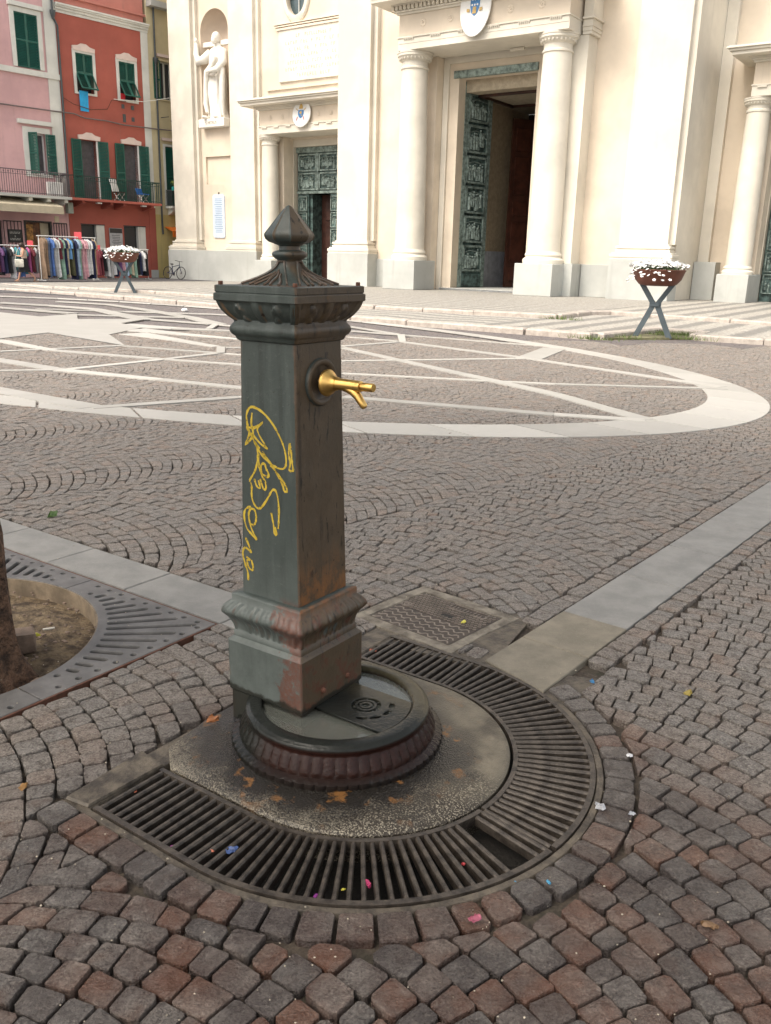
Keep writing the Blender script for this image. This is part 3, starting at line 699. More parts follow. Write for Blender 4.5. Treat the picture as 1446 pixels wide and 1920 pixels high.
def roofring(t):
    """concave pyramid: square foot to eight-sided neck"""
    w = .034 + (.118 - .034) * (1 - t) ** 2.1; z = 1.369 + .069 * t; o = []
    for k in range(4):
        a = k * PI / 2 - PI / 4; cut = .012 + .006 * t
        cxy = (w * math.sqrt(2) * cos(a) , w * math.sqrt(2) * sin(a)); t0 = (-sin(a - PI / 4), cos(a - PI / 4)); nx_ = (cos(a + PI / 4), sin(a + PI / 4))
        prev = (cos(a - PI / 4), sin(a - PI / 4))
        A = (cxy[0] - (-prev[1]) * cut * 1.3, cxy[1] - prev[0] * cut * 1.3); Bq = (cxy[0] + (-nx_[1]) * cut * 1.3, cxy[1] + nx_[0] * cut * 1.3)
        o += [A, Bq]
    return [(x, y, z) for x, y in o]
b = MB(); b.stack([roofring(t) for t in np.linspace(0, 1, 12)]); roof = b.build('roof', MT['iron'], ft, 50)
for k in range(4):       # raised frame with wavy acanthus ribs on every slope
    b = MB(); a = k * PI / 2
    def on(u, t, lift=.002):
        w = .034 + (.118 - .034) * (1 - t) ** 2.1; hw = max(w - .018 - .006 * t, .006)
        x, y = w + lift, u * hw
        return (x * cos(a) - y * sin(a), x * sin(a) + y * cos(a), 1.369 + .069 * t + lift)
    for u in (-.95, .95): b.tube([on(u, t) for t in np.linspace(.06, .93, 9)], .0028, 5)
    b.tube([on(u, .93) for u in np.linspace(-.95, .95, 5)], .0028, 5)
    for u in (-.62, -.3, 0, .3, .62): b.tube([on(u * (1 - .3 * t) + .05 * sin(t * 15 + u * 9), t, .0015) for t in np.linspace(.04, .62 - .25 * abs(u), 8)], [.0042] * 5 + [.0035, .003, .002], 5)
    b.build('roof_relief', MT['iron'], roof, 50)
prof = [(.034, 1.435), (.036, 1.440), (.043, 1.444), (.0495, 1.450), (.0505, 1.455), (.048, 1.460), (.040, 1.464), (.031, 1.466), (.0295, 1.470), (.0295, 1.476), (.033, 1.479), (.044, 1.483), (.046, 1.485)]
b = MB(); b.lathe(prof, 32); b.build('finial_ring', MT['iron'], ft, 40)
def flute(r, z, a):
    d = abs((a * 8 / (2 * PI)) % 1 - .5) * 2          # 1 on a ridge, 0 in mid facet
    return r * (.94 + .06 * d * d + .045 * math.exp(-((1 - d) / .1) ** 2)) if r > .004 else r
b = MB(); b.lathe([(.044, 1.484), (.056, 1.488), (.0645, 1.495), (.068, 1.503), (.0675, 1.509), (.062, 1.517), (.053, 1.528), (.041, 1.543), (.028, 1.560), (.016, 1.574), (.008, 1.582), (.003, 1.585), (.0008, 1.5857)], 160, rf=flute); b.build('finial_bud', MT['iron'], ft, 60)
for sx, sy in ((1, -1), (1, 1), (-1, -1), (-1, 1)):
    b = MB(); b.lathe([(.007, 1.37), (.007, 1.378), (.006, 1.3805)], 6, (sx * .138, sy * .138, 0)); b.build('bolt', MT['rustedge'], ft)
for y in (-.052, .072):
    b = MB(); b.lathe([(.0095, .150), (.0095, .1555), (.007, .158), (.0065, .163)], 10, (0, y, .16), 'x'); b.build('bolt', MT['rustedge'], ft, 30)
# tap
b = MB(); TZ = 1.104; TY = .004
b.lathe([(.069, .1045), (.069, .111), (.065, .117), (.059, .1185), (.053, .116), (.049, .110), (.047, .1085), (.02, .108)], 36, (0, TY, TZ), 'x'); boss = b.build('tap_boss', MT['iron'], ft, 40)
b = MB(); b.lathe([(.017, .107), (.017, .114), (.012, .116), (.012, .126)], 16, (0, TY, TZ), 'x'); b.build('tap_stem', MT['cast'], ft, 40)
b = MB(); b.lathe([(.012, .124), (.033, .125), (.0385, .129), (.039, .134), (.036, .139), (.029, .147), (.023, .155), (.0195, .163), (.0185, .168)], 28, (0, TY, TZ), 'x'); tap = b.build('tap', MT['brass'], ft, 40)
b = MB(); b.lathe([(.0165, .166), (.0175, .168), (.0175, .170), (.0168, .171), (.0158, .245), (.0152, .251), (.0125, .2525)], 24, (0, TY, TZ), 'x'); b.build('tap_body', MT['brass'], tap, 40)
b = MB(); b.lathe([(.0095, .25), (.0095, .258), (.0122, .259), (.0122, .292), (.011, .2945), (.0005, .295)], 20, (0, TY, TZ), 'x'); b.build('tap_button', MT['brass'], tap, 40)
b = MB(); pth = [(.185, TY, TZ - .004), (.205, TY, TZ - .008), (.225, TY, TZ - .016), (.241, TY, TZ - .029), (.252, TY, TZ - .043), (.262, TY, TZ - .054), (.2655, TY, TZ - .0575)]
b.tube(pth, [.013, .0135, .0135, .0122, .0108, .0105, .007], 14); b.build('tap_spout', MT['brass'], tap, 50)
# basin
BC = (.18, -.012, 0)
def pet(r, z, a): return r + ((.0052 * abs(sin(a * 27)) ** .5 - .002) * (1 if z < .084 else .4) if .042 < z < .09 else (.0025 * (1 if sin(a * 64) > -.7 else -1) if z < .032 and r > .31 else 0))
b = MB(); b.lathe([(.24, .006), (.327, .008), (.329, .014), (.327, .026), (.316, .032), (.307, .035), (.3045, .043), (.302, .05), (.297, .06), (.2915, .07), (.287, .08), (.2835, .087), (.2825, .091), (.2845, .097), (.2865, .104), (.2855, .1105), (.281, .1155), (.276, .117), (.2745, .1195), (.270, .1215), (.243, .1225), (.238, .121), (.234, .115), (.231, .072), (.22, .068), (.0006, .068)], 324, BC, rf=pet)
basin = b.build('basin', MT['basin'], ft, 50)
R0 = .2325
loop = [(.14, -.087)] + [(BC[0] + R0 * cos(a), BC[1] + R0 * sin(a)) for a in np.linspace(-math.asin(.075 / R0), math.asin(.127 / R0), 24)] + [(.14, .115)]
MC = (.268, .018)
holes = [circ(MC, .046, 36)]
for a0 in (-64, -33, 0, 33):
    a = rad(a0); c1 = (MC[0] + .081 * cos(a), MC[1] + .081 * sin(a)); t = (-sin(a), cos(a)); n_ = (cos(a), sin(a))
    holes.append([(c1[0] + t[0] * u + n_[0] * v, c1[1] + t[1] * u + n_[1] * v) for u, v in ((-.017, -.006), (0, -.009), (.017, -.006), (.017, .005), (0, .009), (-.017, .005))])
plate = link('drain_plate', flat2d([loop] + holes, .108, .1165, .0015), MT['basin'], basin)
b = MB()
for r in (.030, .016): b.lathe([(r - .004, .110), (r - .004, .1155), (r + .004, .1155), (r + .004, .110)], 28, (*MC, 0), cap=False)
for a in range(6): b.obox((MC[0] + .037 * cos(a * PI / 3), MC[1] + .037 * sin(a * PI / 3)), (cos(a * PI / 3), sin(a * PI / 3)), (-sin(a * PI / 3), cos(a * PI / 3)), .011, .002, .108, .114)
b.build('drain_rosette', MT['basin'], basin)
link('water', flat2d([circ(BC, .2335, 64)], .1005, .1025), MT['water'], basin)
# graffiti: strokes of a broad yellow marker, lying on the left side
G = [[(-0.078,0.967),(-0.083,1.001),(-0.069,1.025),(-0.046,1.027),(-0.014,1.014),(0.018,0.989),(0.043,0.958),(0.061,0.927),(0.07,0.894),(0.067,0.869),(0.051,0.86),(0.028,0.863),(0.009,0.87),(-0.024,0.89),(-0.046,0.917),(-0.065,0.944),(-0.078,0.962)],[(-0.06,1.011),(-0.064,0.979),(-0.058,0.945),(-0.09,0.913),(-0.072,0.95),(-0.084,0.966),(-0.054,0.967),(-0.018,0.987),(-0.041,0.962),(-0.003,0.913)],[(-0.065,0.951),(-0.029,0.924),(-0.0,0.912)],[(-0.056,0.93),(-0.023,0.9),(0.015,0.866),(0.053,0.817),(0.062,0.796),(0.073,0.798),(0.066,0.814),(0.04,0.84),(0.009,0.865)],[(0.084,0.94),(0.08,0.91),(0.086,0.882),(0.082,0.862),(0.096,0.861),(0.092,0.888),(0.089,0.916),(0.084,0.94)],[(-0.046,0.922),(-0.04,0.892),(-0.044,0.862),(-0.055,0.835),(-0.076,0.806)],[(-0.037,0.893),(-0.035,0.853),(-0.025,0.835),(-0.002,0.828),(0.001,0.839),(-0.008,0.852),(-0.014,0.866),(-0.028,0.859),(-0.025,0.829),(-0.012,0.811),(-0.01,0.792),(-0.02,0.79),(-0.032,0.818)],[(-0.056,0.814),(-0.046,0.793),(-0.033,0.79),(-0.039,0.812)],[(-0.076,0.806),(-0.067,0.792),(-0.068,0.766),(-0.062,0.741),(-0.045,0.726),(-0.028,0.732),(-0.004,0.762),(0.013,0.788),(0.026,0.793),(0.036,0.774),(0.04,0.739),(0.039,0.698),(0.037,0.677)],[(0.01,0.721),(0.018,0.689),(0.022,0.659),(0.03,0.659),(0.024,0.68)],[(-0.072,0.726),(-0.093,0.715),(-0.101,0.692),(-0.092,0.657),(-0.072,0.64),(-0.05,0.626),(-0.071,0.656),(-0.082,0.696),(-0.073,0.718),(-0.056,0.716),(-0.051,0.691),(-0.06,0.671),(-0.074,0.671)],[(-0.097,0.624),(-0.083,0.6),(-0.074,0.58),(-0.087,0.588),(-0.101,0.591),(-0.109,0.578),(-0.109,0.562),(-0.1,0.537),(-0.09,0.512),(-0.089,0.487)],[(-0.099,0.564),(-0.08,0.555),(-0.092,0.552),(-0.088,0.534),(-0.075,0.523),(-0.067,0.531),(-0.074,0.556)]]
b = MB()
def side(u, z): w = .1155 - (z - .46) * (.0115 / .762); return (u, -w - .0007, z)
for st in G:
    P = []
    for i in range(len(st) - 1):
        p0, p1, p2, p3 = st[max(i - 1, 0)], st[i], st[i + 1], st[min(i + 2, len(st) - 1)]
        for t in (0, .25, .5, .75):
            P.append(tuple(.5 * (2 * p1[k] + (p2[k] - p0[k]) * t + (2 * p0[k] - 5 * p1[k] + 4 * p2[k] - p3[k]) * t * t + (3 * p1[k] - p0[k] - 3 * p2[k] + p3[k]) * t ** 3) for k in (0, 1)))
    P.append(st[-1]); L, R = [], []
    for i, p in enumerate(P):
        a, c = P[max(i - 1, 0)], P[min(i + 1, len(P) - 1)]; d = math.hypot(c[0] - a[0], c[1] - a[1]) or 1; n_ = (-(c[1] - a[1]) / d, (c[0] - a[0]) / d)
        w = .0036 + rng.uniform(-.0016, .001)
        L.append(side(p[0] + n_[0] * w, p[1] + n_[1] * w)); R.append(side(p[0] - n_[0] * w, p[1] - n_[1] * w))
    n0 = len(b.v)
    for i in range(len(P) - 1):
        if rng.random() < .006: continue
        b.add([L[i], R[i], R[i + 1], L[i + 1]], [(0, 1, 2, 3)])
b.build('graffiti', MT['yellow_ink'], ft)
# ================================================================ TREE, PIT GRATE, MANHOLE
tg = empty('tree_grate', fw(*TREE_C), FYAW, 'square cast-iron tree grate with radial slots at the left edge', 'tree grate')
A = TREE_A
def slot(c, d, L, w):
    d = (d[0] / math.hypot(*d), d[1] / math.hypot(*d)); n = (-d[1], d[0]); o = []
    for e in (1, -1):
        for i in range(7):
            a = -PI / 2 + PI * i / 6; o.append((c[0] + e * (d[0] * (L / 2 - w) + d[0] * w * cos(a) + n[0] * w * sin(a)), c[1] + e * (d[1] * (L / 2 - w) + d[1] * w * cos(a) + n[1] * w * sin(a))))
    return o
pm = None
def panel():
    """one quarter of the grate: the corner at (+A, +A)"""
    arc = [(TREE_R * cos(a), TREE_R * sin(a)) for a in np.linspace(PI / 2 - .004, .004, 30)]
    loops = [[(TREE_R, .003), (A, .003), (A, A), (.003, A), (.003, TREE_R)] + arc[1:-1]]
    for i in range(19):
        a = rad(7 + 76 * i / 18); e = A / max(cos(a), sin(a)); r0, r1 = TREE_R + .035, e - .075
        if r1 - r0 > .045: loops.append(slot(((r0 + r1) / 2 * cos(a), (r0 + r1) / 2 * sin(a)), (cos(a), sin(a)), r1 - r0, .0135))
        elif i % 2: loops.append(circ((( TREE_R + .04) * cos(a), (TREE_R + .04) * sin(a)), .013, 10))
    for i in range(9):
        q = .09 + .64 * i / 8
        for p in ((A - .032, q), (q, A - .032)):
            if math.hypot(*p) > TREE_R + .03: loops.append(circ(p, .0125, 10))
    return flat2d(loops, -.03, .001, .0008)
pm = panel(); pm.materials.append(MT['rustgrate'])
for k in range(4):
    o = bpy.data.objects.new('grate_panel', pm); COL.objects.link(o); o.parent = tg; o.rotation_euler = (0, 0, k * PI / 2)
b = MB(); w = A + .009
for s_ in (0, 1, 2, 3):
    a = s_ * PI / 2; b.obox((cos(a) * (A + .005), sin(a) * (A + .005)), (cos(a), sin(a)), (-sin(a), cos(a)), .0035, w, -.08, -.001)
b.build('frame', MT['rustedge'], tg); b = MB(); b.lathe([(TREE_R - .006, -.09), (TREE_R - .006, -.004), (TREE_R + .006, -.004), (TREE_R + .006, -.09)], 64, cap=False); b.build('inner_lip', plain('tan_lip', (.22, .17, .115), .7, 0, .4, 9, .4, 60), tg)
pit = MB(); n = 40
rings = []
for r in (A * 1.35, .62, .5, .35, .2, .02):
    rings.append([(r * cos(a), r * sin(a), -.085 + (.0 if r > .6 else .03 * rng.random() + .035 * (1 - r / .6))) for a in np.linspace(0, 2 * PI, n, endpoint=False)])
pit.stack(rings, False, True); o = pit.build('tree_pit_soil', MT['soil'], None, 60, loc=fw(*TREE_C)); tag(o, kind='structure')
gv = MB()
for i in range(420):
    r, a = .66 * math.sqrt(rng.random()), rng.random() * 2 * PI; s_ = rng.uniform(.004, .013)
    gv.ball((r * cos(a), r * sin(a), -.055 + .02 * (1 - r / .66)), s_, 5, 3, 1, rng.uniform(.6, 1), .6)
tag(gv.build('soil_pebbles', MT['stone'], None, None, loc=fw(*TREE_C)), kind='stuff', label='pebbles and crumbs strewn on the tree pit soil')
# tree: trunk leaves the frame, its unseen leaves are spread and offset to shade the foreground
TC = fw(-1.17, -.48)
tree = empty('plane_tree', (TC[0], TC[1], 0), 0, 'tree with rough brown trunk rising from the round pit', 'tree')
b = MB(); rings = []
for z, r, dx in ((-.07, .235, 0), (0, .2, 0), (.08, .18, 0), (.25, .165, .01), (.5, .16, .016), (.8, .155, -.01), (1.3, .15, -.05), (2.2, .14, -.1), (3.4, .125, -.1), (4.6, .09, -.05)):
    rings.append([(dx + r * (1 + .07 * sin(a * 5 + z * 3) + .05 * sin(a * 11 + z * 7)) * cos(a), r * (1 + .07 * sin(a * 5 + z * 3) + .05 * sin(a * 11 + z * 7)) * sin(a), z) for a in np.linspace(0, 2 * PI, 40, endpoint=False)])
b.stack(rings); trunk = b.build('trunk', MT['bark'], tree, 60)
b = MB(); tips = []
for k in range(9):
    a = k * 2 * PI / 9 + .3; L = rng.uniform(2.4, 4.2); z0 = rng.uniform(3.3, 4.4)
    p = [(-.1 + cos(a) * L * t, sin(a) * L * t, z0 + 1.7 * t ** .8 + .2 * rng.random()) for t in (0, .3, .65, 1)]
    b.tube(p, [.075, .055, .035, .012], 7); tips += p[1:]
b.build('limb', MT['bark'], tree, 60)
LV, LF = [], []
for i in range(10500):
    a, r = rng.random() * 2 * PI, 5.6 * rng.random() ** .5; zc = rng.uniform(4.6, 5.2 + 3.6 * (1 - (r / 5.8) ** 2))
    cl = .5 + .5 * sin(a * 5 + zc * 2) * sin(r * 3 + a); 
    if cl < .22: continue
    c = Vector((cos(a) * r - 1.2, sin(a) * r - 1.6, zc)); d = Vector(rng.normal(0, 1, 3)).normalized(); e = d.orthogonal().normalized(); f_ = d.cross(e); s_ = rng.uniform(.09, .17)
    n = len(LV); LV += [tuple(c - e * s_), tuple(c + f_ * s_ * .5), tuple(c + e * s_), tuple(c - f_ * s_ * .5)]; LF.append((n, n + 1, n + 2, n + 3))
me = bpy.data.meshes.new('shade_crown'); me.from_pydata(LV, [], LF); link('shade_crown', me, MT['leaf'], tree)
# stones and litter in the pit
def rock(name, c, s, mat, label, cat, rz=0, grp=None):
    me = bpy.data.meshes.new(name); bm = bmesh.new(); bmesh.ops.create_cube(bm, size=1); bmesh.ops.bevel(bm, geom=bm.edges[:] + bm.verts[:], offset=.13, segments=2, affect='EDGES', profile=.6)
    for v_ in bm.verts: v_.co = Vector((v_.co.x * s[0], v_.co.y * s[1], v_.co.z * s[2])) * (1 + rng.uniform(-.05, .05))
    bm.to_mesh(me); bm.free(); o = link(name, me, mat, None, c, (rng.uniform(-.08, .08), rng.uniform(-.08, .08), rz)); return tag(o, label, cat, grp)
p = fw(-1.23, -.20); rock('stone_block', (p[0], p[1], -.015), (.085, .075, .085), MT['stone'], 'squared brown stone lying against the tree trunk', 'stone', .5)
p = fw(-.905, -.355); rock('pebble', (p[0], p[1], -.035), (.04, .035, .035), MT['stone'], 'small pale stone at the edge of the tree pit soil', 'stone', 1.1)

# manhole
man = empty('manhole_cover', (*MAN_C, 0), rad(-41), 'rectangular patterned cast-iron manhole cover in cement, behind the fountain', 'manhole cover')
b = MB(); b.box(-.21, .21, -.185, .185, -.05, -.006, .003); b.build('cover', MT['cover'], man)
b = MB()
for i in range(22):
    for j in range(10):
        x, y = -.195 + i * .0187 + (.009 if j % 2 else 0), .005 + j * .0178
        if x > .2 or (-.02 < x < .16 and .12 < y < .17) or (.0 < x < .06 and .03 < y < .06): continue
        b.obox((x, y), (cos(.7), sin(.7)), (-sin(.7), cos(.7)), .007, .0032, -.007, -.0025)
b.build('tread_studs', MT['stud'], man)['kind'] = 'stuff'
b = MB()
for j in range(5):
    y = -.17 + j * .036
    b.tube([(-.2 + i * .0125, y + .008 * (1 if (i // 2) % 2 else -1), -.006) for i in range(33)], .0036, 5)
b.build('wave_ribs', MT['stud'], man)['kind'] = 'stuff'
b = MB()
for x0, x1, y0, y1 in ((-.02, .16, .118, .122), (-.02, .16, .166, .170), (-.024, -.02, .118, .170), (.16, .164, .118, .170)): b.box(x0, x1, y0, y1, -.007, -.002)
for i in range(9): b.box(-.008 + i * .018, -.008 + i * .018 + .004, .128, .158 - .008 * (i % 3), -.007, -.003)
b.lathe([(.020, -.007), (.020, -.002), (.024, -.002), (.024, -.007)], 20, (-.178, .02, 0), cap=False); b.lathe([(.009, -.007), (.009, -.002), (.013, -.002), (.013, -.007)], 16, (-.178, .02, 0), cap=False)
b.build('raised_lettering', MT['stud'], man)['kind'] = 'stuff'
b = MB(); b.box(.002, .055, .03, .057, -.0062, -.0055); b.build('lifting_slot', MT['dark'], man)
o = link('cement_frame', flat2d([[(-.262, -.236), (-.1, -.25), (.12, -.238), (.266, -.24), (.255, -.02), (.268, .236), (.02, .246), (-.262, .238), (-.27, .03)], [(-.214, -.189), (-.214, .189), (.214, .189), (.214, -.189)]], -.06, -.004, .002), MT['palecement'], man)
b = MB(); b.prism([fw(*q)[:2] for q in ((-.29, .39), (-.02, .735), (.1, .8), (-.05, .92), (-.29, .8))], -.06, -.012); b.build('cement_patch', MT['cement'], pave)
for q in ([(0.496, 3.537), (0.661, 3.47), (0.397, 2.935), (0.111, 3.079)], [(0.668, 2.899), (0.8, 2.873), (0.692, 2.597), (0.535, 2.737)]):
    b = MB(); b.prism(q[::-1], -.06, -.0075); b.build('cement_patch', MT['cement'], pave)

# litter
def scrap(name, x, y, z, s, col, label, cat, grp=None, rough=.5):
    key = 'paper_%d_%d_%d' % tuple(int(c * 99) for c in col); m = MT.get(key) or MT.setdefault(key, plain(key, col, rough, 0, .15, 20, .2, 80))
    b = MB(); n = 13; pts = []
    for i in range(n): a = 2 * PI * i / n; r = s * rng.uniform(.55, 1.05); pts.append((r * cos(a), r * sin(a) * .7))
    b.stack([[(px, py, rng.uniform(0, s * .4)) for px, py in pts], [(px * .8, py * .8, rng.uniform(.1, .6) * s + .0012) for px, py in pts]])
    return tag(b.build(name, m, None, loc=(x, y, z), rot=(rng.uniform(-.3, .3), rng.uniform(-.3, .3), rng.random() * 6)), label, cat, grp)
GS = 'paper scraps in the drain'
for (x, y, s, col, lb) in ((-.097, -.591, .012, (.75, .2, .1), 'orange paper scrap at the left end of the drain grate'), (.174, -.686, .011, (.45, .06, .4), 'purple paper scrap near the left outer rail of the drain'),
    (.268, -.641, .010, (.75, .22, .12), 'orange paper scrap between grate bars beside the blue film'), (.309, -.61, .022, (.07, .13, .35), 'blue plastic film caught between the front grate bars'), (.472, -.677, .012, (.7, .08, .25), 'pink paper scrap by the outer rail, front of drain'),
    (.528, -.646, .013, (.7, .65, .06), 'yellow-green paper scrap between front grate bars'), (.581, -.606, .012, (.5, .08, .5), 'violet paper scrap between front grate bars'), (.62, -.547, .009, (.75, .68, .08), 'small yellow paper scrap below the slab edge'),
    (.655, -.498, .016, (.7, .06, .2), 'crimson paper scrap right of the yellow one in drain'), (.942, -.282, .013, (.08, .4, .75), 'bright blue scrap beside the broken grate bars'), (.805, -.292, .008, (.65, .05, .06), 'tiny red scrap in the right front drain'),
    (-.1, .566, .018, (.7, .2, .12), 'red-orange scrap in the rear drain beside the plinth'), (.084, .525, .009, (.6, .06, .06), 'tiny red scrap in the rear drain')):
    p = fw(x, y); scrap('paper_scrap', p[0], p[1], -.014 if 'film' not in lb else -.01, s * .85, tuple(c * .62 for c in col), lb, 'scrap', GS)
for x, y, z, s, col, nm, lb, cat in ((-.533, 2.459, .022, .028, (.3, .11, .035), 'dry_leaf', 'crumpled rusty-brown leaf on the slab left of the fountain', 'leaf'), (-1.875, 4.667, .006, .045, (.05, .1, .015), 'green_leaf', 'green leaf lying on the cobbles above the left stone band', 'leaf'),
    (-.993, 2.101, .002, .017, (.3, .16, .05), 'dry_leaf', 'orange leaf on cobbles left of the drain', 'leaf'), (.76, 2.825, .004, .016, (.03, .17, .36), 'paper_scrap', 'bright blue scrap on cobbles by the tan stone', 'scrap'), (.419, 1.767, .003, .010, (.06, .25, .4), 'bottle_cap', 'small blue disc on the wet rim right of the drain', 'cap'),
    (.229, 1.639, .004, .019, (.36, .1, .15), 'sweet_wrapper', 'pink wrapper below the front of the drain', 'wrapper'), (.622, 2.081, -.003, .026, (.42, .43, .46), 'paper_tissue', 'largest white tissue shred at the right drain rim', 'tissue'), (.701, 2.06, -.006, .018, (.4, .41, .44), 'paper_tissue', 'white tissue shred between cobbles right of the largest one', 'tissue'),
    (.771, 2.354, -.004, .016, (.65, .66, .68), 'paper_tissue', 'small white shred among cobbles right of the rear drain', 'tissue'), (.34, 3.341, -.002, .016, (.6, .55, .08), 'yellow_leaf', 'small yellow leaf on the manhole cover', 'leaf'), (1.087, 2.767, -.004, .022, (.3, .23, .05), 'yellow_leaf', 'curled yellow leaf in a cobble gap at the right', 'leaf'),
    (.765, 1.636, 0, .024, (.16, .09, .04), 'dry_leaf', 'brown dry leaf among cobbles at lower right', 'leaf'), (-1.36, 3.12, -.01, .022, (.55, .5, .04), 'paper_scrap', 'yellow scrap on the tree pit soil behind the stone', 'scrap')):
    scrap(nm, x, y, z, s, col, lb, cat)
b = MB(); b.tube([(-.025, 0, 0), (.02, 0, .003)], .0045, 8); tag(b.build('cigarette_end', plain('cigarette_paper', (.7, .66, .58), .7), None, 50, loc=(-1.34, 3.2, -.015), rot=(0, 0, .3)), 'white cigarette end on the tree pit soil', 'cigarette')

# grit and crumbs lying in the joints
gv = MB()
for i in range(650):
    y = .75 + 4.2 * rng.random() ** 1.3; x = rng.uniform(-.5, .5) * y * 1.0; s_ = rng.uniform(.0012, .0034)
    if abs(fl((x, y))[1]) < .73 and fl((x, y))[0] > -.2 and math.hypot(fl((x, y))[0] - UX, fl((x, y))[1]) < .73: continue
    gv.ball((x, y, .001), s_, 5, 3, 1, rng.uniform(.6, 1), .7)
tag(gv.build('grit', plain('pale_grit', (.42, .37, .29), .9, 0, .5, 9, .2, 60)), 'pale grit and crumbs strewn over the cobbles', 'grit', kind='stuff')
# ================================================================ FORECOURT OF THE CHURCH
def risseu():
    """pebble mosaic: black and white bands"""
    B = NB('pebble_mosaic'); v = B.obj(); p = B.sep(v)
    peb = B.vor(v, 16, 'F1', 'Distance'); pc = B.sep(B.vor(v, 16, 'F1', 'Color'))[0]
    big = B.noise(v, .5, 2)
    w = B.math('SINE', B.math('ADD', B.math('MULTIPLY', p[1], 8.5), B.math('MULTIPLY', B.math('SINE', B.math('MULTIPLY', p[0], 2.4)), 1.2)))
    w2 = B.math('SINE', B.math('MULTIPLY', B.math('ADD', p[0], B.math('MULTIPLY', p[1], .03)), 7.6))
    right = B.ss(p[0], 12.6, 12.9); f = B.n('Mix', data_type='FLOAT'); B.set(f.inputs[0], right); B.set(f.inputs[2], w); B.set(f.inputs[3], w2)
    st = B.math('MULTIPLY', .9, B.ss(B.math('ADD', f.outputs[0], B.math('MULTIPLY', B.math('SUBTRACT', pc, .5), 1.1)), .12, .3))
    c = B.mix(st, B.mix(pc, (.36, .345, .31), (.47, .45, .41)), B.mix(pc, (.12, .125, .125), (.21, .21, .2)))
    c = B.mix(B.ss(peb, .35, .6, 0, .55), c, (.2, .18, .15))
    return B.out(c, .7, B.bump(peb, .5, .02))
MT['risseu'] = risseu()
court = empty('church_forecourt', (CP[0], CP[1], 0), CYAW); tag(court, kind='structure')
K1 = [(-9, 12.9), (-6, 12.95), (-1.92, 13.06), (3.54, 13.5), (9.58, 14.55), (12.67, 14.4), (15.6, 14.45)]
K1b = [(15.7, 14.45), (16.0, 11.6), (17.0, 11.6), (17.15, 12.75), (18.49, 12.62), (24, 12.1)]
K2 = [(-12.5, 10.0), (-7.11, 11.2), (-2.53, 11.3), (.11, 11.4), (8.05, 11.55), (10.98, 11.2), (13.1, 10.7)]
K2b = [(13.1, 10.7), (12.9, 8.3), (13.3, 7.6), (15.62, 7.75), (17.72, 8.2), (24, 8.6)]
C2 = lambda L: [(s, -d) for s, d in L]
TS0, TS1 = -14.0, -3.0
def tz(s): return max(0.02, min(1, (s - TS0) / (TS1 - TS0)))
def terrace(name, outline, z):
    """flat by the portals, ramping down to the street on the left"""
    A = clip(outline, (1, 0), TS1); Bq = clip(outline, (-1, 0), -TS1)
    link(name, flat2d([A], -.2, z), MT['risseu'], court)
    me = flat2d([Bq], -.2, z)
    for v_ in me.vertices:
        if v_.co.z > 0: v_.co.z = z * (v_.co.x - TS0) / (TS1 - TS0)
    link(name, me, MT['risseu'], court)
terrace('lower_terrace', C2([(-14, 12.2)] + K1 + K1b + [(24, -3), (-14, -3)]), .10)
terrace('upper_terrace', C2(K2 + K2b + [(24, -12), (-24, -12), (-24, 3), (-13.5, 9)]), .20)
def kerb(path, z0, z1, w, lens):
    for (a, b_) in zip(path[:-1], path[1:]):
        L = math.hypot(b_[0] - a[0], b_[1] - a[1]); n = max(1, round(L / lens)); d = ((b_[0] - a[0]) / L, (b_[1] - a[1]) / L); nn = (-d[1], d[0])
        for i in range(n):
            t0, t1 = L * i / n + .012, L * (i + 1) / n - .012; q = MB(); c = (a[0] + d[0] * (t0 + t1) / 2, -(a[1] + d[1] * (t0 + t1) / 2)); off = rng.normal(0, .012)
            q.obox((0, 0), (d[0], -d[1]), (-nn[0], nn[1]), (t1 - t0) / 2, w / 2, z0 - .1, z1 * tz(c[0]), .03); q.build('kerb_stone', MT['kerb'], court, loc=(c[0] + off, c[1] + off, rng.normal(0, .006)))
kerb(K1, -.1, .108, .3, 1.35); kerb(K1b, -.1, .107, .28, 1.2); kerb(K2, 0, .207, .26, 1.5); kerb(K2b, 0, .206, .26, 1.4)
# grass tufts in the kerb joints
def tufts(pts, n, name, spread, h=(.05, .13)):
    V_, F_ = [], []
    for i in range(n):
        s0, d0, z0 = pts[int(rng.integers(len(pts)))]; a = rng.random() * 2 * PI; x, y = s0 + rng.normal(0, spread), -(d0 + rng.normal(0, .09)); hh = rng.uniform(*h); w = .008; l = rng.normal(0, .05, 2)
        k = len(V_); V_ += [(x - w * cos(a), y - w * sin(a), z0), (x + w * cos(a), y + w * sin(a), z0), (x + l[0], y + l[1], z0 + hh)]; F_.append((k, k + 1, k + 2))
    me = bpy.data.meshes.new(name); me.from_pydata(V_, [], F_); o = link(name, me, MT['grass'], None, (CP[0], CP[1], 0), (0, 0, CYAW)); return tag(o, 'grass growing in the kerb joints under the right planter', 'grass', kind='stuff')
tufts([(15.85, 13.9, .0), (16.2, 12.0, .0), (16.6, 12.1, .0), (16.9, 12.3, .02), (15.7, 14.7, .0), (16.3, 12.6, 0), (13.2, 10.9, .1), (17.1, 13.0, .0)], 1100, 'kerb_grass', .3)
gr = MB(); gr.prism([(15.75, -14.4), (17.1, -12.7), (17.0, -11.6), (16.0, -11.6)], -.1, .02); gr.build('verge', plain('verge_earth', (.17, .16, .09), .9, 0, .4, 3, .8, 30, .02), court)

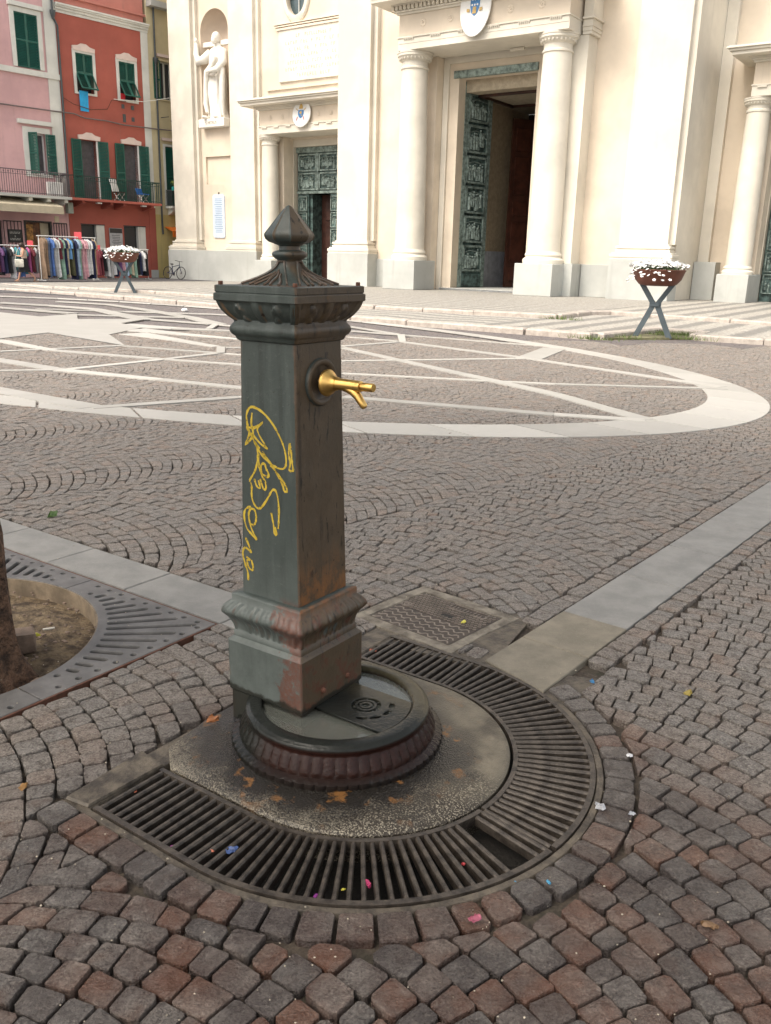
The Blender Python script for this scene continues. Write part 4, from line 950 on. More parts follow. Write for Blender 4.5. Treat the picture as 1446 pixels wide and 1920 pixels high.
# ================================================================ CHURCH
MT['cream'] = plaster('cream_render', (.68, .59, .475), .45)
MT['ivory'] = plaster('ivory_render', (.68, .635, .545), .4)
MT['greystone'] = plaster('pale_grey_stone', (.44, .45, .425), .9, rough=.7)
MT['patina'] = plain('bronze_patina', (.1, .155, .145), .5, .35, .5, 4, .5, 30, .01, col2=(.025, .035, .032))
MT['patina_hi'] = plain('worn_bronze', (.24, .3, .275), .5, .25, .4, 6, .4, 40, .01, col2=(.09, .12, .108))
MT['walnut'] = plain('brown_door_wood', (.05, .017, .01), .45, 0, .4, 3, .3, 30)
MT['marble'] = plain('statue_marble', (.8, .77, .7), .55, 0, .08, 3, .2, 30)
MT['bluemarble'] = plain('veined_marble', (.42, .43, .46), .35, 0, .25, 3, .1, 30)
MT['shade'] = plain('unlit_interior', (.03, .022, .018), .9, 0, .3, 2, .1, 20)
church = empty('church', (CP[0], CP[1], 0), CYAW, 'large cream and white church front with columned portals and bronze doors', 'church')
WM = Matrix(((1, 0, 0, 0), (0, 0, -1, 0), (0, 1, 0, 0), (0, 0, 0, 1)))
def wall2(name, loops, d0, d1, mat, parent=church):
    """a flat sheet of wall in the plane of the front, outlines given as (s, z)"""
    me = flat2d(loops, d0, d1); me.transform(WM); return link(name, me, mat, parent)
def blk(name, s0, s1, d0, d1, z0, z1, mat, parent=church, c=.01):
    b = MB(); b.box(s0, s1, -d1, -d0, z0, z1, c); return b.build(name, mat, parent)
HT = 17.0
wall2('wall', [[(-3.9, .2), (1.32, .2), (1.32, 9.6), (6.42, 9.6), (6.42, .2), (11.86, .2), (11.86, HT), (-3.9, HT)]], -2.4, -1.95, MT['cream'])
blk('side_wall', 11.45, 11.87, -5.2, -1.96, .2, HT, MT['ivory']); blk('side_wall', -3.9, -3.5, -5.2, -2.41, .2, HT, MT['ivory'])
NC, NR, NZ0, NZ1 = -15.05, 1.04, 8.08, 12.9
niche_loop = [(NC - NR, NZ0), (NC + NR, NZ0)] + [(NC + NR * cos(a), NZ1 + NR * sin(a)) for a in np.linspace(0, PI, 24)]
OCU = (-9.2, 13.75)
wall2('wall', [[(-18.25, .2), (-10.05, .2), (-10.05, 7.2), (-4.95, 7.2), (-4.95, .2), (-3.5, .2), (-3.5, HT), (-18.25, HT)], niche_loop, [(-15.96, 5.2), (-14.04, 5.2), (-14.04, 6.64), (-15.96, 6.64)], [(OCU[0] + .62 * cos(a), OCU[1] + .85 * sin(a)) for a in np.linspace(0, 2 * PI, 28, endpoint=False)]], -5.45, -5.0, MT['cream'])
wall2('wall', [[(11.3, .2), (13.75, .2), (13.75, 7.2), (18.85, 7.2), (18.85, .2), (26, .2), (26, HT), (11.3, HT)]], -5.45, -5.0, MT['cream'])
blk('wall', -18.25, -17.85, -22, -5.46, .2, HT, MT['ivory'])
blk('recessed_panel', -15.96, -14.04, -5.3, -5.12, 5.2, 6.64, MT['cream'], c=0)
b = MB(); rings = []
for k in range(13):
    a = PI * k / 12; rings.append([(NC - NR * cos(a), 5.01 + .95 * sin(a), NZ0), (NC - NR * cos(a), 5.01 + .95 * sin(a), NZ1)])
b.stack(rings, False, False, False)
dome = []
for j in range(8):
    e = PI / 2 * j / 7; dome.append([(NC - NR * cos(PI * k / 12) * cos(e), 5.01 + .95 * sin(PI * k / 12) * cos(e), NZ1 + NR * sin(e)) for k in range(13)])
b.stack(dome, False, False, False); b.add([(NC - NR * cos(PI * k / 12), 5.01 + .95 * sin(PI * k / 12), NZ0 + .002) for k in range(13)], [tuple(range(13))])
b.build('niche', plain('niche_render', (.6, .5, .4), .85, 0, .06, 1.5, .1, 30), church, 60)
# oculus window
b = MB(); b.lathe([(.62, 0), (.62, .12), (.80, .12), (.86, .06), (.86, 0)], 32, cap=False); b.xf(Matrix.Translation((OCU[0], 5.0, OCU[1])) @ Matrix.Rotation(PI / 2, 4, 'X') @ Matrix.Diagonal((1, 1.36, 1, 1))); fr = b.build('round_window', MT['ivory'], church, 40)
b = MB(); b.lathe([(.64, 0), (.64, .01)], 32); b.xf(Matrix.Translation((OCU[0], 5.2, OCU[1])) @ Matrix.Rotation(PI / 2, 4, 'X') @ Matrix.Diagonal((1, 1.36, 1, 1))); b.build('pane', plain('window_glass', (.06, .09, .1), .15), fr)
b = MB(); b.box(OCU[0] - .03, OCU[0] + .03, 5.14, 5.19, OCU[1] - .84, OCU[1] + .84); b.box(OCU[0] - .6, OCU[0] + .6, 5.145, 5.185, OCU[1] - .03, OCU[1] + .03); b.build('glazing_bar', MT['greystone'], fr)
def pilaster(s0, s1, d, dw, z0, plinth=True):
    p = blk('pilaster', s0, s1, d - .5, d, 2.18, HT, MT['ivory']); m = (d + dw) / 2
    blk('backing_strip', s0 - .2, s1 + .2, d - .5, m, 2.19, HT, MT['ivory'], p)
    b = MB()
    for o, za, zb in ((.30, 1.63, 1.72), (.32, 1.72, 1.84), (.26, 1.84, 1.9), (.16, 1.9, 2.0), (.12, 2.0, 2.04), (.16, 2.04, 2.13), (.06, 2.13, 2.2)): b.box(s0 - o, s1 + o, -(d + o), -(d - .4), za, zb, .012)
    b.build('base_moulding', MT['ivory'], p)
    if plinth: blk('plinth', s0 - .3, s1 + .3, d - .6, d + .34, 0, 1.63, MT['greystone'], p)
    return p
pilaster(-3.75, -2.02, -1.5, -1.95, .2); pilaster(9.94, 11.69, -1.5, -1.95, .2)
pilaster(-18.2, -16.48, -4.6, -5, .2, False); pilaster(-13.6, -11.87, -4.6, -5, .2, False)
blk('plinth', -18.55, -11.5, -5.1, -4.26, -.1, 1.64, MT['greystone'])
blk('plinth', -1.75, -.05, -2.2, -1.86, .2, 1.43, MT['greystone']); blk('plinth', 8.25, 9.62, -2.2, -1.86, .2, 1.43, MT['greystone'])
blk('corner_pilaster', 11.88, 12.3, -5.2, -4.75, .2, HT, MT['ivory']); blk('corner_plinth', 11.9, 12.72, -5.2, -4.3, .2, 1.64, MT['greystone'])
def column(s, d, z0, r0, r1, zb, zt, ztop, parent=church):
    b = MB(); prof = [(r0, zb)]
    for t in np.linspace(0, 1, 12): prof.append((r0 + (r1 - r0) * t + .015 * sin(PI * t), zb + (zt - zb) * t))
    b.lathe(prof, 40, (s, -d, 0)); c = b.build('column', MT['ivory'], parent, 30)
    h = zb - z0; b = MB(); b.lathe([(r0 * 1.22, z0 + .002), (r0 * 1.24, z0 + h * .15), (r0 * 1.24, z0 + h * .32), (r0 * 1.16, z0 + h * .45), (r0 * 1.08, z0 + h * .52), (r0 * 1.07, z0 + h * .6), (r0 * 1.12, z0 + h * .7), (r0 * 1.1, z0 + h * .82), (r0 * 1.02, z0 + h * .95), (r0, z0 + h * 1.02)], 40, (s, -d, 0)); b.build('column_base', MT['ivory'], c, 30)
    H = ztop - zt; b = MB(); b.lathe([(r1, zt - .04), (r1 * 1.08, zt - .02), (r1 * 1.08, zt + .04), (r1 * 1.0, zt + .07), (r1 * 1.0, zt + H * .42), (r1 * 1.06, zt + H * .45), (r1 * 1.12, zt + H * .52), (r1 * 1.3, zt + H * .7), (r1 * 1.36, zt + H * .74), (r1 * 1.36, zt + H * .86), (r1 * 1.40, zt + H * .9), (r1 * 1.40, zt + H * .998)], 40, (s, -d, 0)); cap = b.build('capital', MT['ivory'], c, 30)
    b = MB()
    for i in range(26):
        a = 2 * PI * i / 26; b.ball((s + r1 * 1.2 * cos(a), -d + r1 * 1.2 * sin(a), zt + H * .6), r1 * .085, 6, 4, 1, 1, 1.5)
    o = b.build('egg_moulding', MT['ivory'], cap, 60); o['kind'] = 'stuff'
    return c
def rosette(s, d, z, r, parent):
    b = MB()
    for i in range(8): a = i * PI / 4; b.ball((r * .6 * cos(a), 0, r * .6 * sin(a)), r * .36, 6, 4, 1, .35, 1)
    b.ball((0, -.01, 0), r * .3, 8, 5, 1, .6, 1)
    return b.build('rosette', MT['cream'], parent, 60, loc=(s, -d, z))
# ---- main portal
for s in (.78, 7.08):
    blk('column_plinth', s - .8, s + .8, -1.62, 0, .2, 1.41, MT['greystone'], c=.02); column(s, -.8, 1.41, .635, .53, 1.86, 8.86, 9.455)
blk('pier', .1, 1.34, -2.3, -1.62, .2, 9.44, MT['cream']); blk('pier', 6.45, 7.62, -2.3, -1.63, 1.42, 9.44, MT['cream']); blk('pier', 7.5, 8.1, -2.2, -1.15, 1.44, 9.44, MT['ivory']); blk('pier_foot', 7.4, 8.22, -2.2, -1.05, .2, 1.44, MT['greystone'])
ent = blk('entablature', .40, 7.78, -1.99, -.1, 9.45, 9.90, MT['ivory'])
blk('fascia', .43, 7.75, -1.98, -.085, 9.68, 9.885, MT['ivory'], ent); blk('taenia', .36, 7.82, -1.98, -.04, 9.88, 9.93, MT['ivory'], ent); blk('frieze', .42, 7.76, -1.985, -.12, 9.931, 10.72, MT['cream'], ent)
b = MB()
for o, za, zb in ((.06, 10.72, 10.80), (.14, 10.80, 10.86), (.24, 11.02, 11.06), (.82, 11.06, 11.24), (.9, 11.24, 11.34), (.98, 11.34, 11.42)): b.box(.40 - o, 7.78 + o, .1 - o, 1.98, za, zb, .01)
b.box(.3, 7.88, .02, 1.97, 10.86, 11.02); b.build('cornice', MT['ivory'], ent)
b = MB()
for i in range(41): b.box(.17 + i * .19, .17 + i * .19 + .11, -.12, .03, 10.87, 11.01)
for i in range(9): b.box(.17, .25, .05 + i * .19, .16 + i * .19, 10.87, 11.01); b.box(7.93, 8.0, .05 + i * .19, .16 + i * .19, 10.87, 11.01)
o = b.build('dentils', MT['ivory'], ent); o['kind'] = 'stuff'
for s in (1.55, 2.80, 5.38, 6.64): rosette(s, -.11, 10.36, .15, ent)
b = MB()
for s in (.92, 2.17, 3.42, 4.75, 6.0, 7.25):
    for i in range(6): b.lathe([(.02, 9.80), (.028, 9.86)], 6, (s - .2 + i * .08, .06, 0))
    b.box(s - .24, s + .24, .045, .08, 9.862, 9.878)
o = b.build('guttae', MT['ivory'], ent); o['kind'] = 'stuff'
for s0, s1 in ((7.5, 8.2),):
    b = MB()
    for o, za, zb in ((.03, 9.44, 9.55), (.06, 9.55, 9.68), (.1, 9.68, 9.72), (.05, 9.72, 9.93), (.14, 9.93, 10.0), (.04, 10.0, 11.0)): b.box(7.86, s1 + o - .02, 1.14 - o, 1.99, za, zb, .008)
    b.build('pier_entablature', MT['ivory'], ent)
# door surround
wall2('door_frame', [[(1.30, .2), (2.06, .2), (2.06, 8.68), (5.62, 8.68), (5.62, .2), (6.44, .2), (6.44, 9.6), (1.30, 9.6)]], -2.75, -2.2, MT['cream'])
wall2('frame_moulding', [[(1.36, .22), (1.62, .22), (1.62, 9.22), (6.08, 9.22), (6.08, .22), (6.36, .22), (6.36, 9.5), (1.36, 9.5)]], -2.19, -2.1, MT['ivory'])
blk('lintel_bronze', 1.83, 5.65, -2.3, -2.13, 8.66, 8.94, MT['patina_hi'])
blk('threshold', 1.6, 6.2, -6.5, -2.0, .15, .29, MT['greystone'])
def relief(s0, s1, z0, z1, parent, y, n):
    """a cast panel: raised rim and a crowd of small figures"""
    b = MB(); b.box(s0, s1, y, y + .05, z0, z1); p = b.build('bronze_panel', MT['patina'], parent)
    b = MB(); w = (s1 - s0) * .07
    for a0, a1, c0, c1 in ((s0, s1, z0, z0 + w), (s0, s1, z1 - w, z1), (s0, s0 + w, z0, z1), (s1 - w, s1, z0, z1)): b.box(a0, a1, y - .07, y - .001, c0, c1, .012)
    b.build('panel_rim', MT['patina_hi'], p)
    b = MB(); W = s1 - s0 - 2 * w; H = z1 - z0
    for i in range(n):
        fx = s0 + w + W * (.1 + .8 * (i + .5 * rng.random()) / n); h = H * rng.uniform(.42, .66); zb = z0 + w * 1.2 + H * .04 * rng.random() + (H * .12 if rng.random() < .35 else 0); r = W * .075
        b.lathe([(r * 1.1, zb), (r * 1.25, zb + h * .3), (r * .85, zb + h * .55), (r * 1.15, zb + h * .78), (r * .5, zb + h * .84)], 7, (fx, y, 0)); b.ball((fx + rng.normal(0, r * .2), y - .03, zb + h * .93), r * .62, 7, 5)
        sg = 1 if rng.random() < .5 else -1; b.tube([(fx + sg * r, y - .04, zb + h * .72), (fx + sg * r * 1.9, y - .09, zb + h * .58), (fx + sg * r * 2.4, y - .1, zb + h * rng.uniform(.5, .9))], r * .3, 5)
    b.tube([(s0 + w, y - .02, z0 + H * .72), (s0 + W * .4, y - .04, z0 + H * .8), (s1 - w, y - .02, z0 + H * .74)], H * .02, 5)
    o = b.build('relief_figures', MT['patina_hi'], p, 60); o['kind'] = 'stuff'
    return p
# left leaf of the main door, swung inwards
leaf = empty('bronze_door', cw(2.08, -2.75, 0), CYAW + rad(79), 'tall green bronze door leaf with six relief panels, main portal', 'door')
b = MB(); b.box(0, 1.76, .05, .16, .31, 8.64, .01); b.build('leaf', MT['patina'], leaf)
b = MB(); b.box(0, .22, -.02, .05, .31, 8.64, .02); b.box(1.56, 1.76, -.02, .05, .31, 8.64, .02); b.build('stile', MT['patina_hi'], leaf)
ph = (8.3 - .95) / 6
for i in range(6): relief(.24, 1.54, .95 + ph * i + .05, .95 + ph * (i + 1) - .06, leaf, .0, 6)
b = MB(); b.box(.24, 1.54, -.03, .049, .33, .9, .03); b.build('kick_panel', MT['patina'], leaf)
# porch inside the door
blk('porch_wall', 1.62, 1.9, -9, -2.76, 1.9, 8.7, plain('porch_plaster', (.42, .33, .22), .8)); blk('porch_dado', 1.62, 1.93, -9, -2.76, .29, 1.9, MT['bluemarble'])
blk('porch_ceiling', 1.62, 6.2, -9, -2.76, 8.2, 8.7, plain('porch_ceiling', (.4, .34, .25), .8)); b = MB()
for a0, a1, c0, c1 in ((2.3, 5.6, 3.4, 3.55), (2.3, 5.6, 6.3, 6.45), (2.3, 2.45, 3.4, 6.45), (5.45, 5.6, 3.4, 6.45)): b.box(a0, a1, c0, c1, 8.1, 8.199)
b.build('ceiling_frame', MT['walnut'], church)
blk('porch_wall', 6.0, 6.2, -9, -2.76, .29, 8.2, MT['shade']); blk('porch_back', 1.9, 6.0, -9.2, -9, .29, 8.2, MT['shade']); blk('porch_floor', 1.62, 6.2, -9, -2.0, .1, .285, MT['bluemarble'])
wd = empty('wooden_door', cw(2.75, -5.9, 0), CYAW + rad(62), 'brown panelled wooden inner door standing open inside main portal', 'door')
b = MB(); b.box(0, 2.1, 0, .1, .31, 7.6, .01); b.build('leaf', MT['walnut'], wd)
for z0, z1 in ((.6, 1.2), (1.45, 3.2), (3.5, 4.1), (4.4, 6.0), (6.25, 7.2)):
    for x0, x1 in ((.2, .95), (1.15, 1.9)): b = MB(); b.box(x0, x1, -.035, -.001, z0, z1, .03); b.build('panel', plain('walnut_panel', (.06, .02, .012), .4, 0, .4, 3, .3, 30) if 'walnut_panel' not in bpy.data.materials else bpy.data.materials['walnut_panel'], wd)
# ---- side portals
def side_portal(sc):
    for s in (sc - 2.65, sc + 2.65):
        blk('column_plinth', s - .58, s + .58, -4.6, -3.32, 0, 1.21, MT['greystone'], c=.02); column(s, -3.96, 1.21, .46, .40, 1.52, 6.86, 7.30)
        blk('pier', s - .5, s + .5, -5.3, -4.45, 1.22, 7.29, MT['cream']); blk('pier_foot', s - .56, s + .56, -5.3, -4.4, 0, 1.22, MT['greystone'])
    s0, s1 = sc - 2.85, sc + 2.85
    e = blk('entablature', s0, s1, -5.04, -3.4, 7.30, 7.66, MT['ivory']); blk('taenia', s0 - .03, s1 + .03, -5.03, -3.36, 7.64, 7.69, MT['ivory'], e); blk('frieze', s0 + .02, s1 - .02, -5.035, -3.42, 7.69, 8.40, MT['cream'], e)
    b = MB()
    for o, za, zb in ((.05, 8.40, 8.47), (.12, 8.47, 8.53), (.2, 8.53, 8.58), (.66, 8.58, 8.70), (.74, 8.70, 8.78), (.82, 8.78, 8.84)): b.box(s0 - o, s1 + o, 3.4 - o, 5.03, za, zb, .01)
    b.build('cornice', MT['ivory'], e)
    blk('cornice_lead', s0 - .8, s1 + .8, -5.02, -2.62, 8.842, 8.87, MT['greystone'], e, 0)
    for k in (-2.1, -1.3, 1.0, 1.8): rosette(sc + k, -3.4, 8.05, .12, e)
    b = MB()
    for k in (-2.5, -1.7, -.9, 0, .9, 1.7, 2.5): b.box(sc + k - .16, sc + k + .16, 3.34, 3.42, 7.58, 7.636)
    o = b.build('guttae', MT['ivory'], e); o['kind'] = 'stuff'
    wall2('door_frame', [[(sc - 2.6, .0), (sc - 2.12, .0), (sc - 2.12, 6.88), (sc + 2.12, 6.88), (sc + 2.12, .0), (sc + 2.6, .0), (sc + 2.6, 7.29), (sc - 2.6, 7.29)]], -5.6, -5.18, MT['ivory'])
side_portal(-7.5); side_portal(16.3)
def side_door(sc, label):
    r = empty('bronze_door', cw(sc, -5.5, 0), CYAW, label, 'door')
    b = MB(); b.box(-2.1, 2.1, .0, .12, 4.66, 6.86, .01); b.build('transom', MT['patina'], r)
    b = MB(); b.box(-2.12, 2.12, -.12, -.001, 6.6, 6.88, .02); b.build('head_rail', MT['patina_hi'], r); b = MB(); b.box(-2.1, 2.1, -.08, -.003, 4.6, 4.74, .02); b.build('transom_rail', MT['patina_hi'], r)
    for x in (-.7, .7): b = MB(); b.box(x - .07, x + .07, -.1, -.002, 4.75, 6.6, .02); b.build('mullion', MT['patina_hi'], r)
    for x in (-1.4, 0, 1.4):
        for k in range(2): relief(x - .62, x + .62, 4.78 + k * .92, 5.64 + k * .92, r, -.02, 7)
    for x0, x1 in ((-2.1, -1.36), (.12, 2.1)):
        b = MB(); b.box(x0, x1, 0, .12, .1, 4.6, .01); b.build('side_leaf', MT['patina'], r)
        for k in range(5): relief(x0 + .06, x0 + .68, .5 + k * .81, 1.24 + k * .81, r, -.02, 3)
    b = MB(); b.box(-1.3, .6, .9, 1.0, .2, 4.6); b.build('inner_door', MT['walnut'], r); b = MB(); b.box(-1.36, -1.2, .13, .9, .2, 4.6); b.build('jamb', MT['patina'], r)
    for z0, z1 in ((.6, 1.6), (1.9, 3.0), (3.3, 4.3)): b = MB(); b.box(-.85, -.3, .83, .899, z0, z1, .03); b.build('door_panel', MT['walnut'], r)
    return r
side_door(-7.5, 'green bronze relief door with an open brown wicket, left portal'); side_door(16.3, 'green bronze door at the right picture edge, right portal')
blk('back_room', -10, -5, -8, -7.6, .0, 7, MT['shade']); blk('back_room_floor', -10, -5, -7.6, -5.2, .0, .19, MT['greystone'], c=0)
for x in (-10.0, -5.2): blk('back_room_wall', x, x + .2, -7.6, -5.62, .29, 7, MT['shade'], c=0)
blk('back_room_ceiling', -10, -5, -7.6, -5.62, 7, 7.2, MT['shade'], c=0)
# inscription tablet over the left portal
tb = blk('tablet', -10.35, -5.7, -5.05, -4.9, 9.95, 12.32, MT['ivory']); b = MB()
for z0, z1, o in ((12.32, 12.42, .12), (12.46, 12.52, .2), (12.56, 12.6, .28)): b.box(-10.35 - o, -5.7 + o, 5.0 - .12 - o * .3, 5.02, z0, z1)
b.box(-11.2, -4.9, 4.9, 5.02, 9.62, 9.70); b.box(-11.4, -4.7, 4.8, 5.02, 9.05, 9.12); b.build('tablet_moulding', MT['cream'], tb)
blk('upper_ledge', -11.5, -4.6, -5.02, -4.86, 9.12, 9.4, MT['cream'])
MT['letter'] = plain('faded_letters', (.34, .3, .24), .9)
b = MB()
for r, (n, w) in enumerate(((16, 2.3), (22, 3.7), (21, 3.5), (18, 3.0), (21, 3.4), (22, 3.7), (13, 2.2))):
    z = 12.0 - r * .3
    for i in range(n):
        if rng.random() < .18: continue
        x = -8.03 - w / 2 + w * i / n; k = int(rng.integers(4)); y = 4.896; h = .15
        b.box(x, x + .022, y, 4.9, z - h / 2, z + h / 2)
        if k in (0, 1): b.box(x + .023, x + .09, y, 4.9, z + h / 2 - .022, z + h / 2)
        if k in (1, 2): b.box(x + .023, x + .09, y, 4.9, z - .011, z + .011)
        if k in (2, 3): b.box(x + .023, x + .09, y, 4.9, z - h / 2, z - h / 2 + .022)
o = b.build('engraved_letters', MT['letter'], tb); o['kind'] = 'stuff'
# ---- shields and plaque
MT['enamel'] = plain('white_enamel', (.8, .8, .78), .35, 0, .05, 5, .05, 40); MT['eblue'] = plain('blue_enamel', (.05, .2, .45), .4); MT['egold'] = plain('gold_enamel', (.55, .36, .1), .4); MT['ered'] = plain('red_enamel', (.45, .05, .05), .4)
def shield(s, d, z, w, h, label, papal):
    r = empty('coat_of_arms', cw(s, d, z), CYAW, label, 'shield'); r.rotation_euler = (rad(-7), 0, CYAW)
    b = MB(); b.lathe([(1, 0), (1, .6), (.93, 1)], 40); b.xf(Matrix.Rotation(PI / 2, 4, 'X') @ Matrix.Diagonal((w, h, .07, 1))); b.build('plate', MT['enamel'], r, 40)
    y = -.078
    def shp(name, pts, mat): b = MB(); b.prism(pts, y - .012, y, ax='y'); b.build(name, mat, r)
    esc = [(-.3 * w, .25 * h), (-.3 * w, -.05 * h), (-.2 * w, -.25 * h), (0, -.36 * h), (.2 * w, -.25 * h), (.3 * w, -.05 * h), (.3 * w, .25 * h)]
    shp('escutcheon', esc, MT['eblue']); y = -.092
    if papal:
        shp('sun', circ((0, .05 * h), .12 * w, 12), MT['egold']); shp('star', circ((.12 * w, -.15 * h), .05 * w, 6), MT['egold'])
        shp('mitre', [(-.2 * w, .34 * h), (.2 * w, .34 * h), (.17 * w, .55 * h), (0, .72 * h), (-.17 * w, .55 * h)], MT['egold'])
        for sg in (-1, 1): shp('key', [(sg * .3 * w, .2 * h), (sg * .36 * w, .2 * h), (sg * .55 * w, .36 * h), (sg * .48 * w, .38 * h)][::sg], MT['egold']); shp('ribbon', [(sg * .3 * w, -.25 * h), (sg * .36 * w, -.25 * h), (sg * .45 * w, -.5 * h), (sg * .4 * w, -.5 * h)][::sg], MT['ered'])
    else:
        for i in range(3):
            for j in range(2): shp('charge', circ((-.17 * w + i * .17 * w, .17 * h - j * .17 * h), .055 * w, 8), MT['enamel'])
        shp('tower', [(-.12 * w, -.28 * h), (.12 * w, -.28 * h), (.1 * w, -.06 * h), (-.1 * w, -.06 * h)], MT['egold']); shp('hat', [(-.2 * w, .3 * h), (.2 * w, .3 * h), (.06 * w, .4 * h), (-.06 * w, .4 * h)], MT['ered'])
        for sg in (-1, 1): shp('tassel', [(sg * .36 * w, .28 * h), (sg * .52 * w, .5 * h), (sg * .58 * w, .46 * h), (sg * .42 * w, .2 * h)][::-sg], MT['patina_hi']); shp('tassel', [(sg * .32 * w, -.12 * h), (sg * .5 * w, -.1 * h), (sg * .5 * w, -.2 * h), (sg * .32 * w, -.22 * h)][::-sg], MT['egold'])
    return r
shield(-7.43, -3.3, 8.08, .57, .62, 'small oval papal coat of arms on the left portal frieze', True)
shield(3.97, -.02, 10.62, .66, 1.08, 'large oval coat of arms over the main portal', False)
pq = empty('wall_plaque', cw(-15.0, -5.0, 3.5), CYAW, 'tall white plaque with blue text beside the left pilaster', 'plaque')
b = MB(); b.prism([(-.36, -1.16), (.36, -1.16), (.46, -1.06), (.46, 1.06), (.36, 1.16), (-.36, 1.16), (-.46, 1.06), (-.46, -1.06)], -.06, 0, ax='y'); b.build('panel', plain('plaque_white', (.6, .68, .78), .4, 0, .05, 4, .05, 30), pq)
b = MB()
for i in range(19): w = .33 * rng.uniform(.7, 1); b.box(-w, w, -.063, -.0605, .9 - i * .098, .93 - i * .098)
o = b.build('text_lines', plain('pale_blue_print', (.22, .33, .47), .7), pq); o['kind'] = 'stuff'
b = MB(); b.lathe([(.05, -.03), (.05, .0)], 10, (0, 0, 1.22), 'y'); b.build('hook', MT['cast'], pq)
b = MB(); b.box(-.3, .3, -.09, 0, -.05, .05, .01); o = b.build('lamp_box', MT['ivory'], None, loc=cw(4.9, -1.8, 9.38), rot=(0, 0, CYAW)); tag(o, 'small white lamp box under the main portal lintel', 'lamp')
# ---- statue in the niche
st = empty('statue', cw(NC, -5.05, NZ0 + .0), CYAW, 'white marble statue of a bearded robed saint in the niche', 'statue')
b = MB(); b.box(-.98, .98, -.45, .75, 0, .44, .03); b.build('pedestal', MT['marble'], st)
me = text_mesh('S. PETRUS', .2, .006); me.transform(Matrix.Translation((0, -.455, .22)) @ Matrix.Rotation(PI / 2, 4, 'X')); link('inscription', me, MT['letter'], st)
b = MB(); rings = []
for z, rx, ry, ox in ((.44, .62, .46, .05), (.6, .6, .45, .05), (1.0, .54, .42, .03), (1.6, .56, .44, 0), (2.2, .58, .44, -.02), (2.6, .52, .4, 0), (2.9, .47, .36, .03), (3.2, .52, .36, .06), (3.5, .6, .36, .1), (3.75, .62, .33, .12), (3.92, .5, .28, .13), (4.02, .24, .2, .13), (4.2, .17, .17, .12)):
    ring = []
    for i in range(60):
        a = 2 * PI * i / 60; f = 1 + (.07 * sin(a * 7 + z * 1.4) + .05 * sin(a * 13 - z * 2.2) + .03 * sin(a * 19 + z * 5)) * (1 if z < 3.4 else .35)
        ring.append((ox + rx * cos(a) * f, .1 + ry * sin(a) * f, z))
    rings.append(ring)
b.stack(rings); body = b.build('robe', MT['marble'], st, 70)
b = MB(); b.ball((.12, 0, 4.46), .25, 14, 10, .92, 1, 1.18); b.ball((.12, -.2, 4.32), .17, 10, 8, .9, .8, 1.25); b.ball((.12, -.25, 4.47), .05, 6, 5, .7, 1, 1.3); b.ball((.02, -.2, 4.55), .05, 6, 4, 1.4, .6, .5); b.ball((.22, -.2, 4.55), .05, 6, 4, 1.4, .6, .5); b.build('head', MT['marble'], st, 70)
b = MB(); b.tube([(-.3, .0, 3.75), (-.65, -.15, 3.45), (-1.0, -.3, 3.35), (-1.12, -.32, 3.7), (-1.12, -.3, 4.25)], [.25, .25, .22, .16, .1], 12); b.ball((-1.13, -.3, 4.38), .12, 8, 6, .8, .8, 1.2); b.build('raised_arm', MT['marble'], st, 70)
b = MB(); b.tube([(.6, 0, 3.7), (.78, -.2, 3.2), (.62, -.5, 2.8), (.15, -.58, 2.75)], [.24, .22, .18, .1], 12); b.ball((.05, -.58, 2.75), .12, 8, 6); b.build('bent_arm', MT['marble'], st, 70)
b = MB(); b.tube([(.3, -.3, 3.5), (.1, -.42, 3.0), (-.25, -.42, 2.75), (-.4, -.36, 2.2), (-.45, -.36, 1.2), (-.3, -.4, .75)], [.1, .14, .15, .13, .14, .09], 9); b.tube([(.75, -.25, 2.9), (.78, -.3, 2.0), (.7, -.25, 1.2), (.72, -.2, .6)], [.16, .15, .14, .1], 9); b.tube([(-.2, -.4, 2.7), (.2, -.46, 2.6), (.5, -.44, 2.7)], .1, 8); b.build('mantle_folds', MT['marble'], st, 70)
b = MB(); b.ball((-.42, -.42, .52), .16, 8, 5, .8, 2, .55); b.ball((.3, -.3, .52), .16, 8, 5, .8, 1.6, .55); b.build('foot', MT['marble'], st, 70)
b = MB(); b.box(-1.3, 1.0, .1, .3, 4.1, 4.34, .02); o = b.build('cross_beam', MT['marble'], st)
# ================================================================ STREET AND HOUSES ON THE LEFT
link('street', flat2d([[(-80, 29.9), (-24, 29.9), (-13, 30.9), (-9.4, 29.2), (2, 24), (60, 24), (60, 140), (-80, 140)]], -.12, -.002), MT['asphalt']); tag(bpy.data.objects['street'], kind='structure')
HP = (-14.155, 53.519); HYAW = rad(48.37); HX, HY = (cos(HYAW), sin(HYAW)), (-sin(HYAW), cos(HYAW))
def hw(u, d, z=0): return (HP[0] + HX[0] * u - HY[0] * d, HP[1] + HX[1] * u - HY[1] * d, z)
MT['pink'] = plaster('pink_render', (.6, .37, .37), .9); MT['red'] = plaster('brick_red_render', (.37, .1, .072), .8); MT['redlight'] = plaster('salmon_render', (.5, .2, .16), 1)
MT['yellow'] = plaster('yellow_render', (.58, .5, .31), 1.2); MT['ochre'] = plaster('ochre_render', (.52, .42, .17), 1.2); MT['whitetrim'] = plaster('white_trim', (.64, .64, .59), 1); MT['pinktrim'] = plain('pinkish_trim', (.66, .54, .48), .85, 0, .08, 2, .1, 40)
MT['shutter'] = plain('green_shutter', (.008, .085, .062), .45, 0, .2, 2, .1, 40); MT['darkroom'] = plain('dark_room', (.018, .018, .02), .6); MT['net'] = plain('grey_curtain', (.085, .08, .085), .8, 0, .3, 4, .3, 20); MT['railing'] = plain('dark_green_iron', (.012, .05, .04), .5, .3); MT['greyrail'] = plain('grey_iron', (.12, .1, .11), .5, .4)
